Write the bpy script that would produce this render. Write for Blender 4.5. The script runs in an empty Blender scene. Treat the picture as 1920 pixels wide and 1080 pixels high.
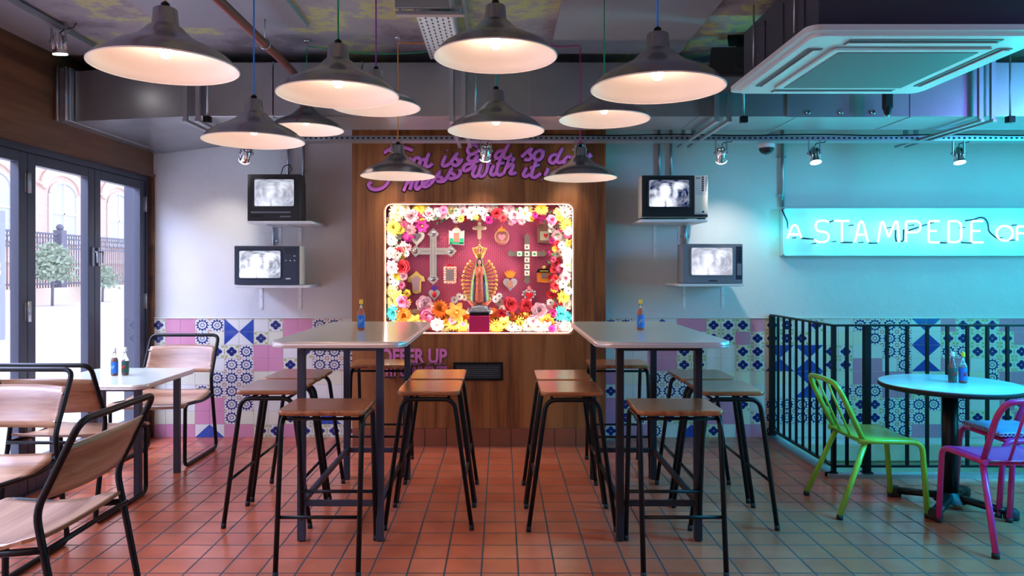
import bpy, bmesh, math, random
from mathutils import Vector, Matrix
PI = math.pi
SC = bpy.context.scene
COL = SC.collection
random.seed(7)

# ------------------------------------------------------------------ camera
FPX = 1371.0; HC = 1.23; VX = 940.0; VY = 505.0
cd = bpy.data.cameras.new('camera'); cam = bpy.data.objects.new('camera', cd); COL.objects.link(cam)
cam.location = (0, 0, HC); cam.rotation_euler = (PI/2, 0, 0)
cd.sensor_width = 36; cd.lens = FPX/1920*36
cd.shift_x = (960-VX)/1920; cd.shift_y = -(540-VY)/1920
cd.clip_start = .05; cd.clip_end = 200
SC.camera = cam
def PX(px, py, Y):                       # point seen at a pixel of the photograph, Y metres into the room
    return Vector(((px-VX)*Y/FPX, Y, HC-(py-VY)*Y/FPX))

# ------------------------------------------------------------------ view, sky, lights
vs = SC.view_settings; vs.view_transform = 'Standard'; vs.look = 'None'; vs.exposure = 0.0; vs.gamma = 1; vs.use_curve_mapping = False
w = bpy.data.worlds.new('sky'); SC.world = w; w.use_nodes = True
bg = w.node_tree.nodes['Background']; bg.inputs[0].default_value = (.76, .80, 1.0, 1); bg.inputs[1].default_value = 2.9

def light(name, kind, loc, energy, color, size=.1, rot=None, parent=None, **k):
    d = bpy.data.lights.new(name, kind); d.energy = energy; d.color = color
    if kind == 'AREA': d.shape = 'RECTANGLE'; d.size = size; d.size_y = k.get('size_y', size)
    else: d.shadow_soft_size = size
    if kind == 'SPOT': d.spot_size = k.get('spot', 1.0); d.spot_blend = k.get('blend', .6)
    o = bpy.data.objects.new(name, d); COL.objects.link(o); o.location = loc
    if rot: o.rotation_euler = rot
    if k.get('aim') is not None:
        v = Vector(k['aim'])-Vector(loc); o.rotation_euler = v.to_track_quat('-Z', 'Y').to_euler()
    if parent: o.parent = parent
    return o
WARM = (1, .70, .56); COOLW = (.86, .90, 1.0); TEAL = (.0, .52, .70); TEALW = (.0, .80, .86)
# daylight coming through the folding glass doors
light('daylight', 'AREA', (-5.0, 2.6, 4.1), 1350, (.52, .60, 1.0), 2.4, size_y=8.0, rot=(0, math.radians(-42), 0))
pl = light('door_daylight', 'AREA', (-2.78, 1.2, .95), 1, (1, 1, 1), 2.0, size_y=8.4, rot=(0, -PI/2, 0)); pl.data.cycles.is_portal = True
# added fill lamps, all unseen: warm room fill, teal and violet for neon glow
light('added_room_fill', 'AREA', (-1.2, -.2, 2.44), 38, (1, .62, .42), 2.4, size_y=2.0, rot=(0, 0, 0))
light('added_teal_wash', 'AREA', (4.6, 2.6, 2.0), 165, TEAL, .5, size_y=2.6, aim=(2.8, 5.3, 1.1))  # teal lamp added out of view, stands in for unseen neon
light('added_teal_wash_low', 'SPOT', (3.3, 2.7, 2.40), 1250, (.0, .42, .86), .5, aim=(2.35, 3.0, 0), spot=1.75, blend=.9)  # added teal spot tinting the floor at the right
light('added_teal_uplight', 'SPOT', (3.4, 4.3, 1.5), 200, (.0, .66, .70), .15, aim=(1.7, 3.2, 2.12), spot=1.3, blend=1.)  # added spot standing in for sign glow on the air conditioner
light('added_teal_uplight', 'SPOT', (3.0, 2.2, 1.6), 14, (.0, .70, .45), .15, aim=(1.0, 3.3, 2.45), spot=1.2, blend=1.)  # added green-teal spot tinting the ceiling
light('added_violet_fill', 'AREA', (4.4, 2.0, 2.3), 45, (.30, .12, 1.0), .3, size_y=1.2, aim=(.3, 2.8, 1.9))  # violet lamp added out of view, stands in for unseen neon

# ------------------------------------------------------------------ materials
def mat(name, color, rough=.5, metal=0., emit=None, estr=0., spec=.5, var=None, vscale=8., bump=0., bscale=40., trans=0., ior=1.45, coat=0., aniso=None, stretch=None):
    m = bpy.data.materials.new(name); m.use_nodes = True; nt = m.node_tree; b = nt.nodes['Principled BSDF']
    b.inputs['Base Color'].default_value = (*color, 1); b.inputs['Roughness'].default_value = rough; b.inputs['Metallic'].default_value = metal
    b.inputs['Specular IOR Level'].default_value = spec; b.inputs['IOR'].default_value = ior
    b.inputs['Transmission Weight'].default_value = trans; b.inputs['Coat Weight'].default_value = coat; b.inputs['Coat Roughness'].default_value = .15
    if emit: b.inputs['Emission Color'].default_value = (*emit, 1); b.inputs['Emission Strength'].default_value = estr
    if var or bump:
        tc = nt.nodes.new('ShaderNodeTexCoord'); mp = nt.nodes.new('ShaderNodeMapping'); nt.links.new(tc.outputs['Object'], mp.inputs[0])
        if stretch: mp.inputs['Scale'].default_value = stretch
    if var:
        n = nt.nodes.new('ShaderNodeTexNoise'); n.inputs['Scale'].default_value = vscale; n.inputs['Detail'].default_value = 6
        nt.links.new(mp.outputs[0], n.inputs['Vector'])
        r = nt.nodes.new('ShaderNodeValToRGB'); r.color_ramp.elements[0].position = .3; r.color_ramp.elements[1].position = .7
        r.color_ramp.elements[0].color = (*color, 1); r.color_ramp.elements[1].color = (*var, 1)
        nt.links.new(n.outputs['Fac'], r.inputs[0]); nt.links.new(r.outputs[0], b.inputs['Base Color'])
    if bump:
        n2 = nt.nodes.new('ShaderNodeTexNoise'); n2.inputs['Scale'].default_value = bscale; n2.inputs['Detail'].default_value = 5
        nt.links.new(mp.outputs[0], n2.inputs['Vector'])
        bp = nt.nodes.new('ShaderNodeBump'); bp.inputs['Strength'].default_value = bump; bp.inputs['Distance'].default_value = .01
        nt.links.new(n2.outputs['Fac'], bp.inputs['Height']); nt.links.new(bp.outputs[0], b.inputs['Normal'])
    return m
def wood(name, c1, c2, c3, axis='Z', rough=.35, scale=14., coat=0.):
    m = bpy.data.materials.new(name); m.use_nodes = True; nt = m.node_tree; b = nt.nodes['Principled BSDF']; L = nt.links
    tc = nt.nodes.new('ShaderNodeTexCoord'); mp = nt.nodes.new('ShaderNodeMapping'); L.new(tc.outputs['Object'], mp.inputs[0])
    s = {'X': (.06, 1, 1), 'Y': (1, .06, 1), 'Z': (1, 1, .06)}[axis]; mp.inputs['Scale'].default_value = s
    n = nt.nodes.new('ShaderNodeTexNoise'); n.inputs['Scale'].default_value = scale; n.inputs['Detail'].default_value = 8; n.inputs['Distortion'].default_value = .6
    L.new(mp.outputs[0], n.inputs['Vector'])
    n2 = nt.nodes.new('ShaderNodeTexNoise'); n2.inputs['Scale'].default_value = scale*7; n2.inputs['Detail'].default_value = 3; L.new(mp.outputs[0], n2.inputs['Vector'])
    ad = nt.nodes.new('ShaderNodeMath'); ad.operation = 'MULTIPLY_ADD'; ad.inputs[1].default_value = .28; L.new(n2.outputs['Fac'], ad.inputs[0]); L.new(n.outputs['Fac'], ad.inputs[2])
    r = nt.nodes.new('ShaderNodeValToRGB'); e = r.color_ramp.elements; e[0].position = .50; e[0].color = (*c1, 1); e[1].position = .78; e[1].color = (*c3, 1)
    k = e.new(.62); k.color = (*c2, 1)
    L.new(ad.outputs[0], r.inputs[0]); L.new(r.outputs[0], b.inputs['Base Color']); b.inputs['Roughness'].default_value = rough; b.inputs['Coat Weight'].default_value = coat
    b.inputs['Coat Roughness'].default_value = .2
    return m
M = {}
M['plaster'] = mat('plaster', (.60, .60, .61), .8, var=(.66, .655, .65), vscale=2.5, bump=.35, bscale=14)
M['frame'] = mat('dark_frame_paint', (.045, .05, .075), .35)
M['wood_panel'] = wood('walnut_panel', (.13, .035, .009), (.25, .078, .020), (.35, .125, .036), 'Z', .38, 9)
M['wood_beam'] = wood('walnut_beam', (.055, .018, .008), (.11, .038, .016), (.17, .065, .028), 'Y', .42, 8)
M['wood_seat'] = wood('stool_seat_wood', (.20, .055, .018), (.30, .095, .03), (.40, .15, .055), 'Y', .25, 16, .4)
M['ply'] = wood('chair_plywood', (.24, .10, .045), (.35, .17, .085), (.47, .26, .145), 'X', .32, 12, .25)
M['black'] = mat('black_paint', (.004, .004, .005), .4, spec=.3)
M['grey_leg'] = mat('grey_steel_leg', (.035, .037, .06), .4, spec=.35)
M['charcoal_leg'] = mat('charcoal_steel_leg', (.018, .015, .02), .42, spec=.35)
M['laminate'] = mat('pale_green_laminate', (.68, .75, .66), .16, coat=.3)
M['alu'] = mat('ribbed_aluminium_edge', (.80, .77, .77), .30, .6)
M['shade'] = mat('brushed_aluminium_shade', (.40, .385, .41), .24, .97)
M['reflector'] = mat('white_enamel', (.84, .76, .72), .5)
M['chrome'] = mat('chrome', (.82, .82, .84), .12, 1.)
M['galv'] = mat('galvanised_steel', (.34, .355, .37), .32, .8, var=(.42, .435, .45), vscale=3)
M['galv2'] = mat('galvanised_bracket', (.42, .44, .48), .35, .85)
M['white'] = mat('white_paint', (.78, .78, .80), .4)
M['bulb'] = mat('glowing_bulb', (1, .8, .6), .3, emit=(1, .72, .42), estr=38)
M['spotbulb'] = mat('glowing_spot_lens', (1, 1, 1), .3, emit=(1, .95, .88), estr=22)
M['spotring'] = mat('lit_glass_rim', (1, 1, 1), .3, emit=(1, .95, .9), estr=1.6)
M['darkgap'] = mat('dark_void', (.006, .005, .006), .9)
def glass_mat():
    m = bpy.data.materials.new('window_glass'); m.use_nodes = True; nt = m.node_tree; L = nt.links; nt.nodes.remove(nt.nodes['Principled BSDF'])
    t = nt.nodes.new('ShaderNodeBsdfTransparent'); g = nt.nodes.new('ShaderNodeBsdfGlossy'); g.inputs['Roughness'].default_value = .01; f = nt.nodes.new('ShaderNodeFresnel'); f.inputs[0].default_value = 1.45
    mx = nt.nodes.new('ShaderNodeMixShader'); ge = nt.nodes.new('ShaderNodeNewGeometry'); iv = nt.nodes.new('ShaderNodeMath'); iv.operation = 'SUBTRACT'; iv.inputs[0].default_value = 1; L.new(ge.outputs['Backfacing'], iv.inputs[1]); mu = nt.nodes.new('ShaderNodeMath'); mu.operation = 'MULTIPLY'; L.new(f.outputs[0], mu.inputs[0]); L.new(iv.outputs[0], mu.inputs[1]); L.new(mu.outputs[0], mx.inputs[0]); L.new(t.outputs[0], mx.inputs[1]); L.new(g.outputs[0], mx.inputs[2]); L.new(mx.outputs[0], nt.nodes['Material Output'].inputs[0])
    return m
M['glass'] = glass_mat()
M['bglass'] = mat('bottle_glass', (.9, .95, .92), .04, trans=.9, ior=1.3)
M['sauce'] = mat('orange_hot_sauce', (.70, .10, .02), .25)
M['dsauce'] = mat('dark_red_sauce', (.22, .02, .01), .2)
M['bluelabel'] = mat('blue_label', (.02, .16, .62), .5)
M['greenlabel'] = mat('dark_green_label', (.02, .08, .07), .5)
M['paleblue'] = mat('pale_blue_label', (.35, .55, .80), .5)
M['redmark'] = mat('red_print', (.65, .04, .03), .5)
M['yellowcap'] = mat('yellow_cap', (.85, .55, .03), .4)
M['grout'] = mat('grout', (.52, .52, .50), .8)
M['t_cream'] = mat('cream_glazed_tile', (.68, .68, .63), .18, var=(.72, .71, .68), vscale=6)
M['t_ivory'] = mat('ivory_glazed_tile', (.70, .69, .54), .18)
M['t_pink'] = mat('pink_glazed_tile', (.58, .24, .36), .18, var=(.63, .28, .40), vscale=6)
M['t_navy'] = mat('navy_glaze', (.012, .025, .16), .15)
M['t_blue'] = mat('blue_glaze', (.02, .055, .32), .15, var=(.03, .08, .38), vscale=30)
M['t_green'] = mat('olive_green_glaze', (.36, .42, .14), .2)
M['t_terra'] = mat('terracotta_glaze', (.50, .16, .09), .2)
M['pinkpaint'] = mat('pink_lettering', (.80, .20, .48), .4)
M['purplepaint'] = mat('purple_pink_lettering', (.72, .17, .62), .35)
M['plumshadow'] = mat('plum_shadow_edge', (.05, .008, .03), .5)
M['mesh_pink'] = mat('pink_painted_steel', (.85, .19, .34), .4)
M['mesh_back'] = mat('dark_pink_board', (.42, .05, .13), .6)
M['led'] = mat('warm_led_strip', (1, .9, .8), .5, emit=(1, .70, .58), estr=2.6)
M['gold'] = mat('gilding', (.80, .45, .13), .3, .7)
M['silverpl'] = mat('silver_plaster', (.50, .50, .52), .35, .3, var=(.3, .3, .32), vscale=40)
M['hotpink'] = mat('hot_pink_block', (.70, .015, .13), .45)
M['neon'] = mat('lit_neon_tube', (.8, 1, 1), .3, emit=(.70, 1.0, 1.0), estr=3.2)
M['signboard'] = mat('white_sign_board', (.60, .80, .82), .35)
M['casing'] = mat('off_white_plastic', (.72, .74, .76), .35)
M['grille'] = mat('grey_air_grille', (.16, .19, .21), .6)
M['darkbox'] = mat('dark_duct_insulation', (.05, .05, .07), .5)
M['speaker'] = mat('black_speaker_cloth', (.012, .014, .018), .6)
M['redpipe'] = mat('red_brown_pipe', (.20, .045, .03), .45)
M['pink_tube'] = mat('magenta_powder_coat', (.60, .03, .22), .28)
M['green_tube'] = mat('lime_green_powder_coat', (.24, .52, .05), .28)
M['rubber'] = mat('black_rubber', (.01, .01, .01), .7)
M['tabletop'] = mat('white_round_tabletop', (.42, .56, .60), .25)
M['stone'] = mat('cream_stone', (.60, .52, .36), .8, var=(.50, .45, .34), vscale=9, bump=.6, bscale=12)
M['brick_pale'] = mat('pale_masonry', (.8, .66, .58), .8)
M['pavement'] = mat('pavement', (.66, .64, .62), .8, var=(.72, .70, .68), vscale=.7)
M['iron'] = mat('painted_iron', (.16, .17, .25), .6)
M['foliage'] = mat('shrub_leaves', (.26, .36, .27), .7, var=(.42, .52, .42), vscale=12)
M['winglass'] = mat('far_window', (.55, .62, .70), .2)
M['slate'] = mat('grey_board', (.30, .34, .42), .6)
M['white_print'] = mat('white_print', (.8, .85, .9), .6)
M['tvblack'] = mat('black_tv_plastic', (.015, .015, .018), .35)
M['tvnavy'] = mat('dark_blue_tv_plastic', (.025, .035, .07), .3)
M['tvcream'] = mat('cream_tv_plastic', (.60, .57, .50), .4)
M['tvgrey'] = mat('grey_tv_plastic', (.20, .21, .25), .35)
M['tvsilver'] = mat('silver_tv_panel', (.46, .45, .46), .35)
M['skirting'] = mat('terracotta_skirting', (.22, .06, .03), .3, var=(.28, .08, .04), vscale=4)
M['skin'] = mat('painted_skin', (.72, .45, .34), .4)
M['robe_red'] = mat('painted_red_dress', (.55, .07, .05), .35, var=(.70, .22, .12), vscale=60)
M['robe_green'] = mat('painted_green_mantle', (.05, .26, .14), .35, var=(.30, .38, .16), vscale=50)
M['robe_blue'] = mat('painted_blue_lining', (.02, .12, .55), .35)
M['hair'] = mat('painted_dark_hair', (.04, .015, .01), .4)
M['cushion'] = mat('blue_patterned_cushion', (.12, .17, .42), .5, var=(.20, .24, .50), vscale=30)
M['cushion_trim'] = mat('magenta_white_trim', (.55, .30, .45), .6)
for nm, c in dict(orange=(.75, .22, .02), blue=(.02, .20, .65), green=(.01, .30, .12), purple=(.32, .02, .28), teal=(.01, .35, .32), magenta=(.40, .02, .16), black=(.01, .01, .01)).items():
    M['cord_'+nm] = mat(nm+'_fabric_cord', c, .7)

def floor_mat():
    m = bpy.data.materials.new('terracotta_floor_tiles'); m.use_nodes = True; nt = m.node_tree; L = nt.links; b = nt.nodes['Principled BSDF']
    tc = nt.nodes.new('ShaderNodeTexCoord'); mp = nt.nodes.new('ShaderNodeMapping'); L.new(tc.outputs['Object'], mp.inputs[0])
    mp.inputs['Location'].default_value = (.081, -2.961+3.0, 0)
    br = nt.nodes.new('ShaderNodeTexBrick'); L.new(mp.outputs[0], br.inputs[0])
    br.offset = 0; br.squash = 1; br.inputs['Scale'].default_value = 1; br.inputs['Mortar Size'].default_value = .0042
    br.inputs['Brick Width'].default_value = .15; br.inputs['Row Height'].default_value = .15; br.inputs['Mortar Smooth'].default_value = .15; br.inputs['Bias'].default_value = -.1
    br.inputs['Color1'].default_value = (.49, .110, .050, 1); br.inputs['Color2'].default_value = (.58, .155, .076, 1); br.inputs['Mortar'].default_value = (.045, .035, .033, 1)
    n = nt.nodes.new('ShaderNodeTexNoise'); n.inputs['Scale'].default_value = 5; n.inputs['Detail'].default_value = 6; L.new(tc.outputs['Object'], n.inputs['Vector'])
    mx = nt.nodes.new('ShaderNodeMix'); mx.data_type = 'RGBA'; mx.blend_type = 'MULTIPLY'; mx.inputs[0].default_value = .55
    rr = nt.nodes.new('ShaderNodeValToRGB'); rr.color_ramp.elements[0].position = .3; rr.color_ramp.elements[0].color = (.62, .6, .6, 1); rr.color_ramp.elements[1].position = .7; rr.color_ramp.elements[1].color = (1.1, 1.1, 1.1, 1)
    L.new(n.outputs['Fac'], rr.inputs[0]); L.new(br.outputs['Color'], mx.inputs[6]); L.new(rr.outputs[0], mx.inputs[7]); L.new(mx.outputs[2], b.inputs['Base Color'])
    b.inputs['Roughness'].default_value = .34
    rg = nt.nodes.new('ShaderNodeMapRange'); L.new(br.outputs['Fac'], rg.inputs[0]); rg.inputs[3].default_value = .23; b.inputs['Specular IOR Level'].default_value = .75; rg.inputs[4].default_value = .8; L.new(rg.outputs[0], b.inputs['Roughness'])
    bp = nt.nodes.new('ShaderNodeBump'); bp.invert = True; bp.inputs['Strength'].default_value = .5; bp.inputs['Distance'].default_value = .003
    L.new(br.outputs['Fac'], bp.inputs['Height']); L.new(bp.outputs[0], b.inputs['Normal'])
    return m
M['floor'] = floor_mat()
def ceiling_mat():
    m = bpy.data.materials.new('distressed_concrete_ceiling'); m.use_nodes = True; nt = m.node_tree; L = nt.links; b = nt.nodes['Principled BSDF']
    tc = nt.nodes.new('ShaderNodeTexCoord'); n = nt.nodes.new('ShaderNodeTexNoise'); n.inputs['Scale'].default_value = 1.9; n.inputs['Detail'].default_value = 9; n.inputs['Roughness'].default_value = .65
    L.new(tc.outputs['Object'], n.inputs['Vector'])
    r = nt.nodes.new('ShaderNodeValToRGB'); e = r.color_ramp.elements; e[0].position = .36; e[0].color = (.16, .14, .15, 1); e[1].position = .68; e[1].color = (.40, .37, .24, 1)
    for p, c in ((.45, (.27, .24, .27)), (.51, (.30, .28, .26)), (.55, (.44, .42, .15)), (.585, (.32, .30, .26)), (.62, (.24, .20, .22))):
        k = e.new(p); k.color = (*c, 1)
    L.new(n.outputs['Fac'], r.inputs[0]); L.new(r.outputs[0], b.inputs['Base Color']); b.inputs['Roughness'].default_value = .8
    bp = nt.nodes.new('ShaderNodeBump'); bp.inputs['Strength'].default_value = .5; L.new(n.outputs['Fac'], bp.inputs['Height']); L.new(bp.outputs[0], b.inputs['Normal'])
    return m
M['ceiling'] = ceiling_mat()
M['board'] = mat('grey_plasterboard', (.25, .24, .27), .6, var=(.28, .27, .29), vscale=2)
def brick_mat():
    m = bpy.data.materials.new('red_brick_facade'); m.use_nodes = True; nt = m.node_tree; L = nt.links; b = nt.nodes['Principled BSDF']
    tc = nt.nodes.new('ShaderNodeTexCoord'); mp = nt.nodes.new('ShaderNodeMapping'); L.new(tc.outputs['Object'], mp.inputs[0]); mp.inputs['Rotation'].default_value = (0, PI/2, PI/2)
    mp.inputs['Rotation'].default_value = (PI/2, 0, PI/2)
    sx = nt.nodes.new('ShaderNodeSeparateXYZ'); cx = nt.nodes.new('ShaderNodeCombineXYZ'); L.new(tc.outputs['Object'], sx.inputs[0]); L.new(sx.outputs['Y'], cx.inputs['X']); L.new(sx.outputs['Z'], cx.inputs['Y'])
    br = nt.nodes.new('ShaderNodeTexBrick'); L.new(cx.outputs[0], br.inputs[0]); br.inputs['Scale'].default_value = 1
    br.inputs['Brick Width'].default_value = .24; br.inputs['Row Height'].default_value = .09; br.inputs['Mortar Size'].default_value = .01
    br.inputs['Color1'].default_value = (.72, .50, .45, 1); br.inputs['Color2'].default_value = (.78, .58, .52, 1); br.inputs['Mortar'].default_value = (.75, .68, .62, 1)
    L.new(br.outputs['Color'], b.inputs['Base Color']); b.inputs['Roughness'].default_value = .8
    return m
M['brick'] = brick_mat()
def tv_mat(lo=.10, hi=.75, gain=.95, kb=1.):
    m = bpy.data.materials.new('lit_tv_picture'); m.use_nodes = True; nt = m.node_tree; L = nt.links; b = nt.nodes['Principled BSDF']
    tc = nt.nodes.new('ShaderNodeTexCoord'); sp = nt.nodes.new('ShaderNodeSeparateXYZ'); nz = nt.nodes.new('ShaderNodeTexNoise'); nz.inputs['Scale'].default_value = 9; L.new(tc.outputs['Generated'], nz.inputs['Vector'])
    vm = nt.nodes.new('ShaderNodeVectorMath'); vm.operation = 'MULTIPLY_ADD'; vm.inputs[1].default_value = (.08, .08, .08); L.new(nz.outputs['Color'], vm.inputs[0]); vs_ = nt.nodes.new('ShaderNodeVectorMath'); vs_.operation = 'SUBTRACT'; vs_.inputs[1].default_value = (.04, .04, .04); L.new(tc.outputs['Generated'], vs_.inputs[0]); L.new(vs_.outputs[0], vm.inputs[2]); L.new(vm.outputs[0], sp.inputs[0])
    def blob(cx, cz, rx, rz, k):
        def mm(op, a, bb):
            n = nt.nodes.new('ShaderNodeMath'); n.operation = op
            for i, v in enumerate((a, bb)):
                if isinstance(v, (int, float)): n.inputs[i].default_value = v
                elif v is not None: L.new(v, n.inputs[i])
            return n.outputs[0]
        dx = mm('DIVIDE', mm('SUBTRACT', sp.outputs['X'], cx), rx); dz = mm('DIVIDE', mm('SUBTRACT', sp.outputs['Z'], cz), rz)
        q = mm('ADD', mm('MULTIPLY', dx, dx), mm('MULTIPLY', dz, dz)); r = nt.nodes.new('ShaderNodeMapRange'); L.new(q, r.inputs[0])
        r.inputs[1].default_value = .2; r.inputs[2].default_value = 1.5; r.inputs[3].default_value = k*kb; r.inputs[4].default_value = 0; return r.outputs[0]
    n = nt.nodes.new('ShaderNodeTexNoise'); n.inputs['Scale'].default_value = 5; n.inputs['Detail'].default_value = 4; L.new(tc.outputs['Generated'], n.inputs['Vector'])
    r = nt.nodes.new('ShaderNodeMapRange'); L.new(n.outputs['Fac'], r.inputs[0]); r.inputs[1].default_value = .38; r.inputs[2].default_value = .68; r.inputs[3].default_value = lo; r.inputs[4].default_value = hi
    acc = r.outputs[0]
    for a in ((.40, .60, .13, .24, 1.1), (.34, .12, .30, .34, 1.1), (.74, .78, .16, .14, .7), (.64, .50, .07, .24, .6), (.15, .55, .12, .10, .5)):
        ad = nt.nodes.new('ShaderNodeMath'); ad.operation = 'ADD'; L.new(acc, ad.inputs[0]); L.new(blob(*a), ad.inputs[1]); acc = ad.outputs[0]
    sb = nt.nodes.new('ShaderNodeMath'); sb.operation = 'SUBTRACT'; L.new(acc, sb.inputs[0]); L.new(blob(.42, .12, .03, .15, .9), sb.inputs[1]); acc = sb.outputs[0]
    mx = nt.nodes.new('ShaderNodeMix'); mx.data_type = 'RGBA'; mx.inputs[6].default_value = (.03, .04, .10, 1); mx.inputs[7].default_value = (.82, .86, 1, 1); mx.clamp_factor = False; L.new(acc, mx.inputs[0])
    L.new(mx.outputs[2], b.inputs['Emission Color']); b.inputs['Emission Strength'].default_value = gain; b.inputs['Base Color'].default_value = (.02, .02, .03, 1); b.inputs['Roughness'].default_value = .1
    return m
M['tvpic1'] = tv_mat(.42, .85, .95, .45); M['tvpic2'] = tv_mat(.25, 1.0, 1.15, 1.0); M['tvpic3'] = tv_mat(-.05, .35, 1.15, 1.2); M['tvpic4'] = tv_mat(.45, .85, 1.05, .6)

# ------------------------------------------------------------------ mesh helpers
class MB:
    def __init__(s): s.bm = bmesh.new(); s.mi = 0
    def _f(s, vs, smooth=False):
        try: f = s.bm.faces.new(vs)
        except ValueError: return None
        f.material_index = s.mi; f.smooth = smooth; return f
    def box(s, x0, x1, y0, y1, z0, z1, bev=0):
        v = [s.bm.verts.new(p) for p in ((x0,y0,z0),(x1,y0,z0),(x1,y1,z0),(x0,y1,z0),(x0,y0,z1),(x1,y0,z1),(x1,y1,z1),(x0,y1,z1))]
        fs = [s._f([v[i] for i in q]) for q in ((3,2,1,0),(4,5,6,7),(0,1,5,4),(1,2,6,5),(2,3,7,6),(3,0,4,7))]
        if bev:
            es = list({e for f in fs for e in f.edges})
            r = bmesh.ops.bevel(s.bm, geom=es, offset=bev, segments=2, affect='EDGES', profile=.6)
            for f in r['faces']: f.material_index = s.mi; f.smooth = True
        return s
    def quad(s, pts): s._f([s.bm.verts.new(p) for p in pts]); return s
    def prism(s, pts, off, smooth=False):     # polygon of 3D points extruded along off
        off = Vector(off); a = [s.bm.verts.new(p) for p in pts]; b = [s.bm.verts.new(Vector(p)+off) for p in pts]; n = len(pts)
        s._f(a[::-1]); s._f(b)
        for i in range(n): s._f([a[i], a[(i+1)%n], b[(i+1)%n], b[i]], smooth)
        return s
    def tube(s, pts, r, n=10, closed=False, caps=True, sy=1., up=None, rs=None):
        P = [Vector(p) for p in pts]; m = len(P); rings = []
        T = []
        for i in range(m):
            if closed: t = P[(i+1)%m]-P[i-1]
            elif i == 0: t = P[1]-P[0]
            elif i == m-1: t = P[-1]-P[-2]
            else: t = (P[i+1]-P[i]).normalized()+(P[i]-P[i-1]).normalized()
            T.append(t.normalized() if t.length > 1e-9 else Vector((0,0,1)))
        u = Vector(up) if up else (Vector((0,0,1)) if abs(T[0].z) < .9 else Vector((1,0,0)))
        u = (u-T[0]*u.dot(T[0])).normalized()
        for i in range(m):
            if up: u = Vector(up)
            u = u-T[i]*u.dot(T[i])
            u = u.normalized() if u.length > 1e-6 else T[i].orthogonal().normalized()
            wv = T[i].cross(u); rr = rs[i] if rs else r
            rings.append([s.bm.verts.new(P[i]+(u*math.cos(a)*sy+wv*math.sin(a))*rr) for a in (2*PI*k/n for k in range(n))])
        for i in range(m if closed else m-1):
            A, B = rings[i], rings[(i+1)%m]
            for k in range(n): s._f([A[k], A[(k+1)%n], B[(k+1)%n], B[k]], True)
        if caps and not closed: s._f(rings[0][::-1]); s._f(rings[-1])
        return s
    def lathe(s, prof, c=(0,0,0), n=32, axis='Z', capb=False, capt=False, sx=1., sy=1.):
        c = Vector(c); rings = []
        for r, h in prof:
            ring = []
            for k in range(n):
                a = 2*PI*k/n; x, y = r*math.cos(a)*sx, r*math.sin(a)*sy
                p = (x, y, h) if axis == 'Z' else ((x, h, y) if axis == 'Y' else (h, x, y))
                ring.append(s.bm.verts.new(c+Vector(p)))
            rings.append(ring)
        for A, B in zip(rings, rings[1:]):
            for k in range(n): s._f([A[k], A[(k+1)%n], B[(k+1)%n], B[k]], True)
        if capb: s._f(rings[0][::-1])
        if capt: s._f(rings[-1])
        return s
    def cyl(s, p0, p1, r, n=12): return s.tube([p0, p1], r, n)
    def ball(s, c, r, n=12, sx=1., sy=1., sz=1.):
        k = max(4, n//2); prof = [(max(r*math.sin(PI*i/k), 1e-5), -r*math.cos(PI*i/k)*sz) for i in range(k+1)]
        return s.lathe(prof, c, n, sx=sx, sy=sy)
    def sheet(s, fn, nu, nv, th=None, nrm=None):   # grid surface fn(u,v), optional thickness along nrm
        g = [[s.bm.verts.new(fn(i/nu, j/nv)) for j in range(nv+1)] for i in range(nu+1)]
        for i in range(nu):
            for j in range(nv): s._f([g[i][j], g[i+1][j], g[i+1][j+1], g[i][j+1]], True)
        if th:
            o = Vector(nrm)*th; h = [[s.bm.verts.new(g[i][j].co+o) for j in range(nv+1)] for i in range(nu+1)]
            for i in range(nu):
                for j in range(nv): s._f([h[i][j+1], h[i+1][j+1], h[i+1][j], h[i][j]], True)
            for i in range(nu): s._f([g[i+1][0], g[i][0], h[i][0], h[i+1][0]]); s._f([g[i][nv], g[i+1][nv], h[i+1][nv], h[i][nv]])
            for j in range(nv): s._f([g[0][j], g[0][j+1], h[0][j+1], h[0][j]]); s._f([g[nu][j+1], g[nu][j], h[nu][j], h[nu][j+1]])
        return s
def obj(name, mb, mats, parent=None, loc=None, rot=None, fixn=True):
    me = bpy.data.meshes.new(name)
    if fixn: bmesh.ops.recalc_face_normals(mb.bm, faces=mb.bm.faces)
    mb.bm.to_mesh(me); mb.bm.free()
    for m in (mats if isinstance(mats, (list, tuple)) else [mats]): me.materials.append(M[m] if isinstance(m, str) else m)
    o = bpy.data.objects.new(name, me); COL.objects.link(o)
    if parent: o.parent = parent
    if loc is not None: o.location = loc
    if rot is not None: o.rotation_euler = rot
    return o
def thing(name, label, cat, loc=(0,0,0), rz=0., group=None, rot=None):
    o = bpy.data.objects.new(name, None); COL.objects.link(o); o.location = loc; o.rotation_euler = rot or (0, 0, rz); o.empty_display_size = .05
    return tag(o, label, cat, group)
def tag(o, label, cat, group=None):
    o['label'] = label; o['category'] = cat
    if group: o['group'] = group
    return o
def struct(name, mb, mats, parent=None, **k):
    o = obj(name, mb, mats, parent, **k)
    if not parent: o['kind'] = 'structure'
    return o
KIDS = {}
def dup(root, loc, rz, label, group=None, rot=None):
    def cp(o, par):
        c = o.copy(); COL.objects.link(c)
        if par: c.parent = par
        for ch in kids.get(o, []): cp(ch, c)
        return c
    kids = {}
    for o in COL.objects:
        if o.parent: kids.setdefault(o.parent, []).append(o)
    r = cp(root, None); r.location = loc; r.rotation_euler = rot or (0, 0, rz); r['label'] = label
    if group: r['group'] = group
    return r
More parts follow.
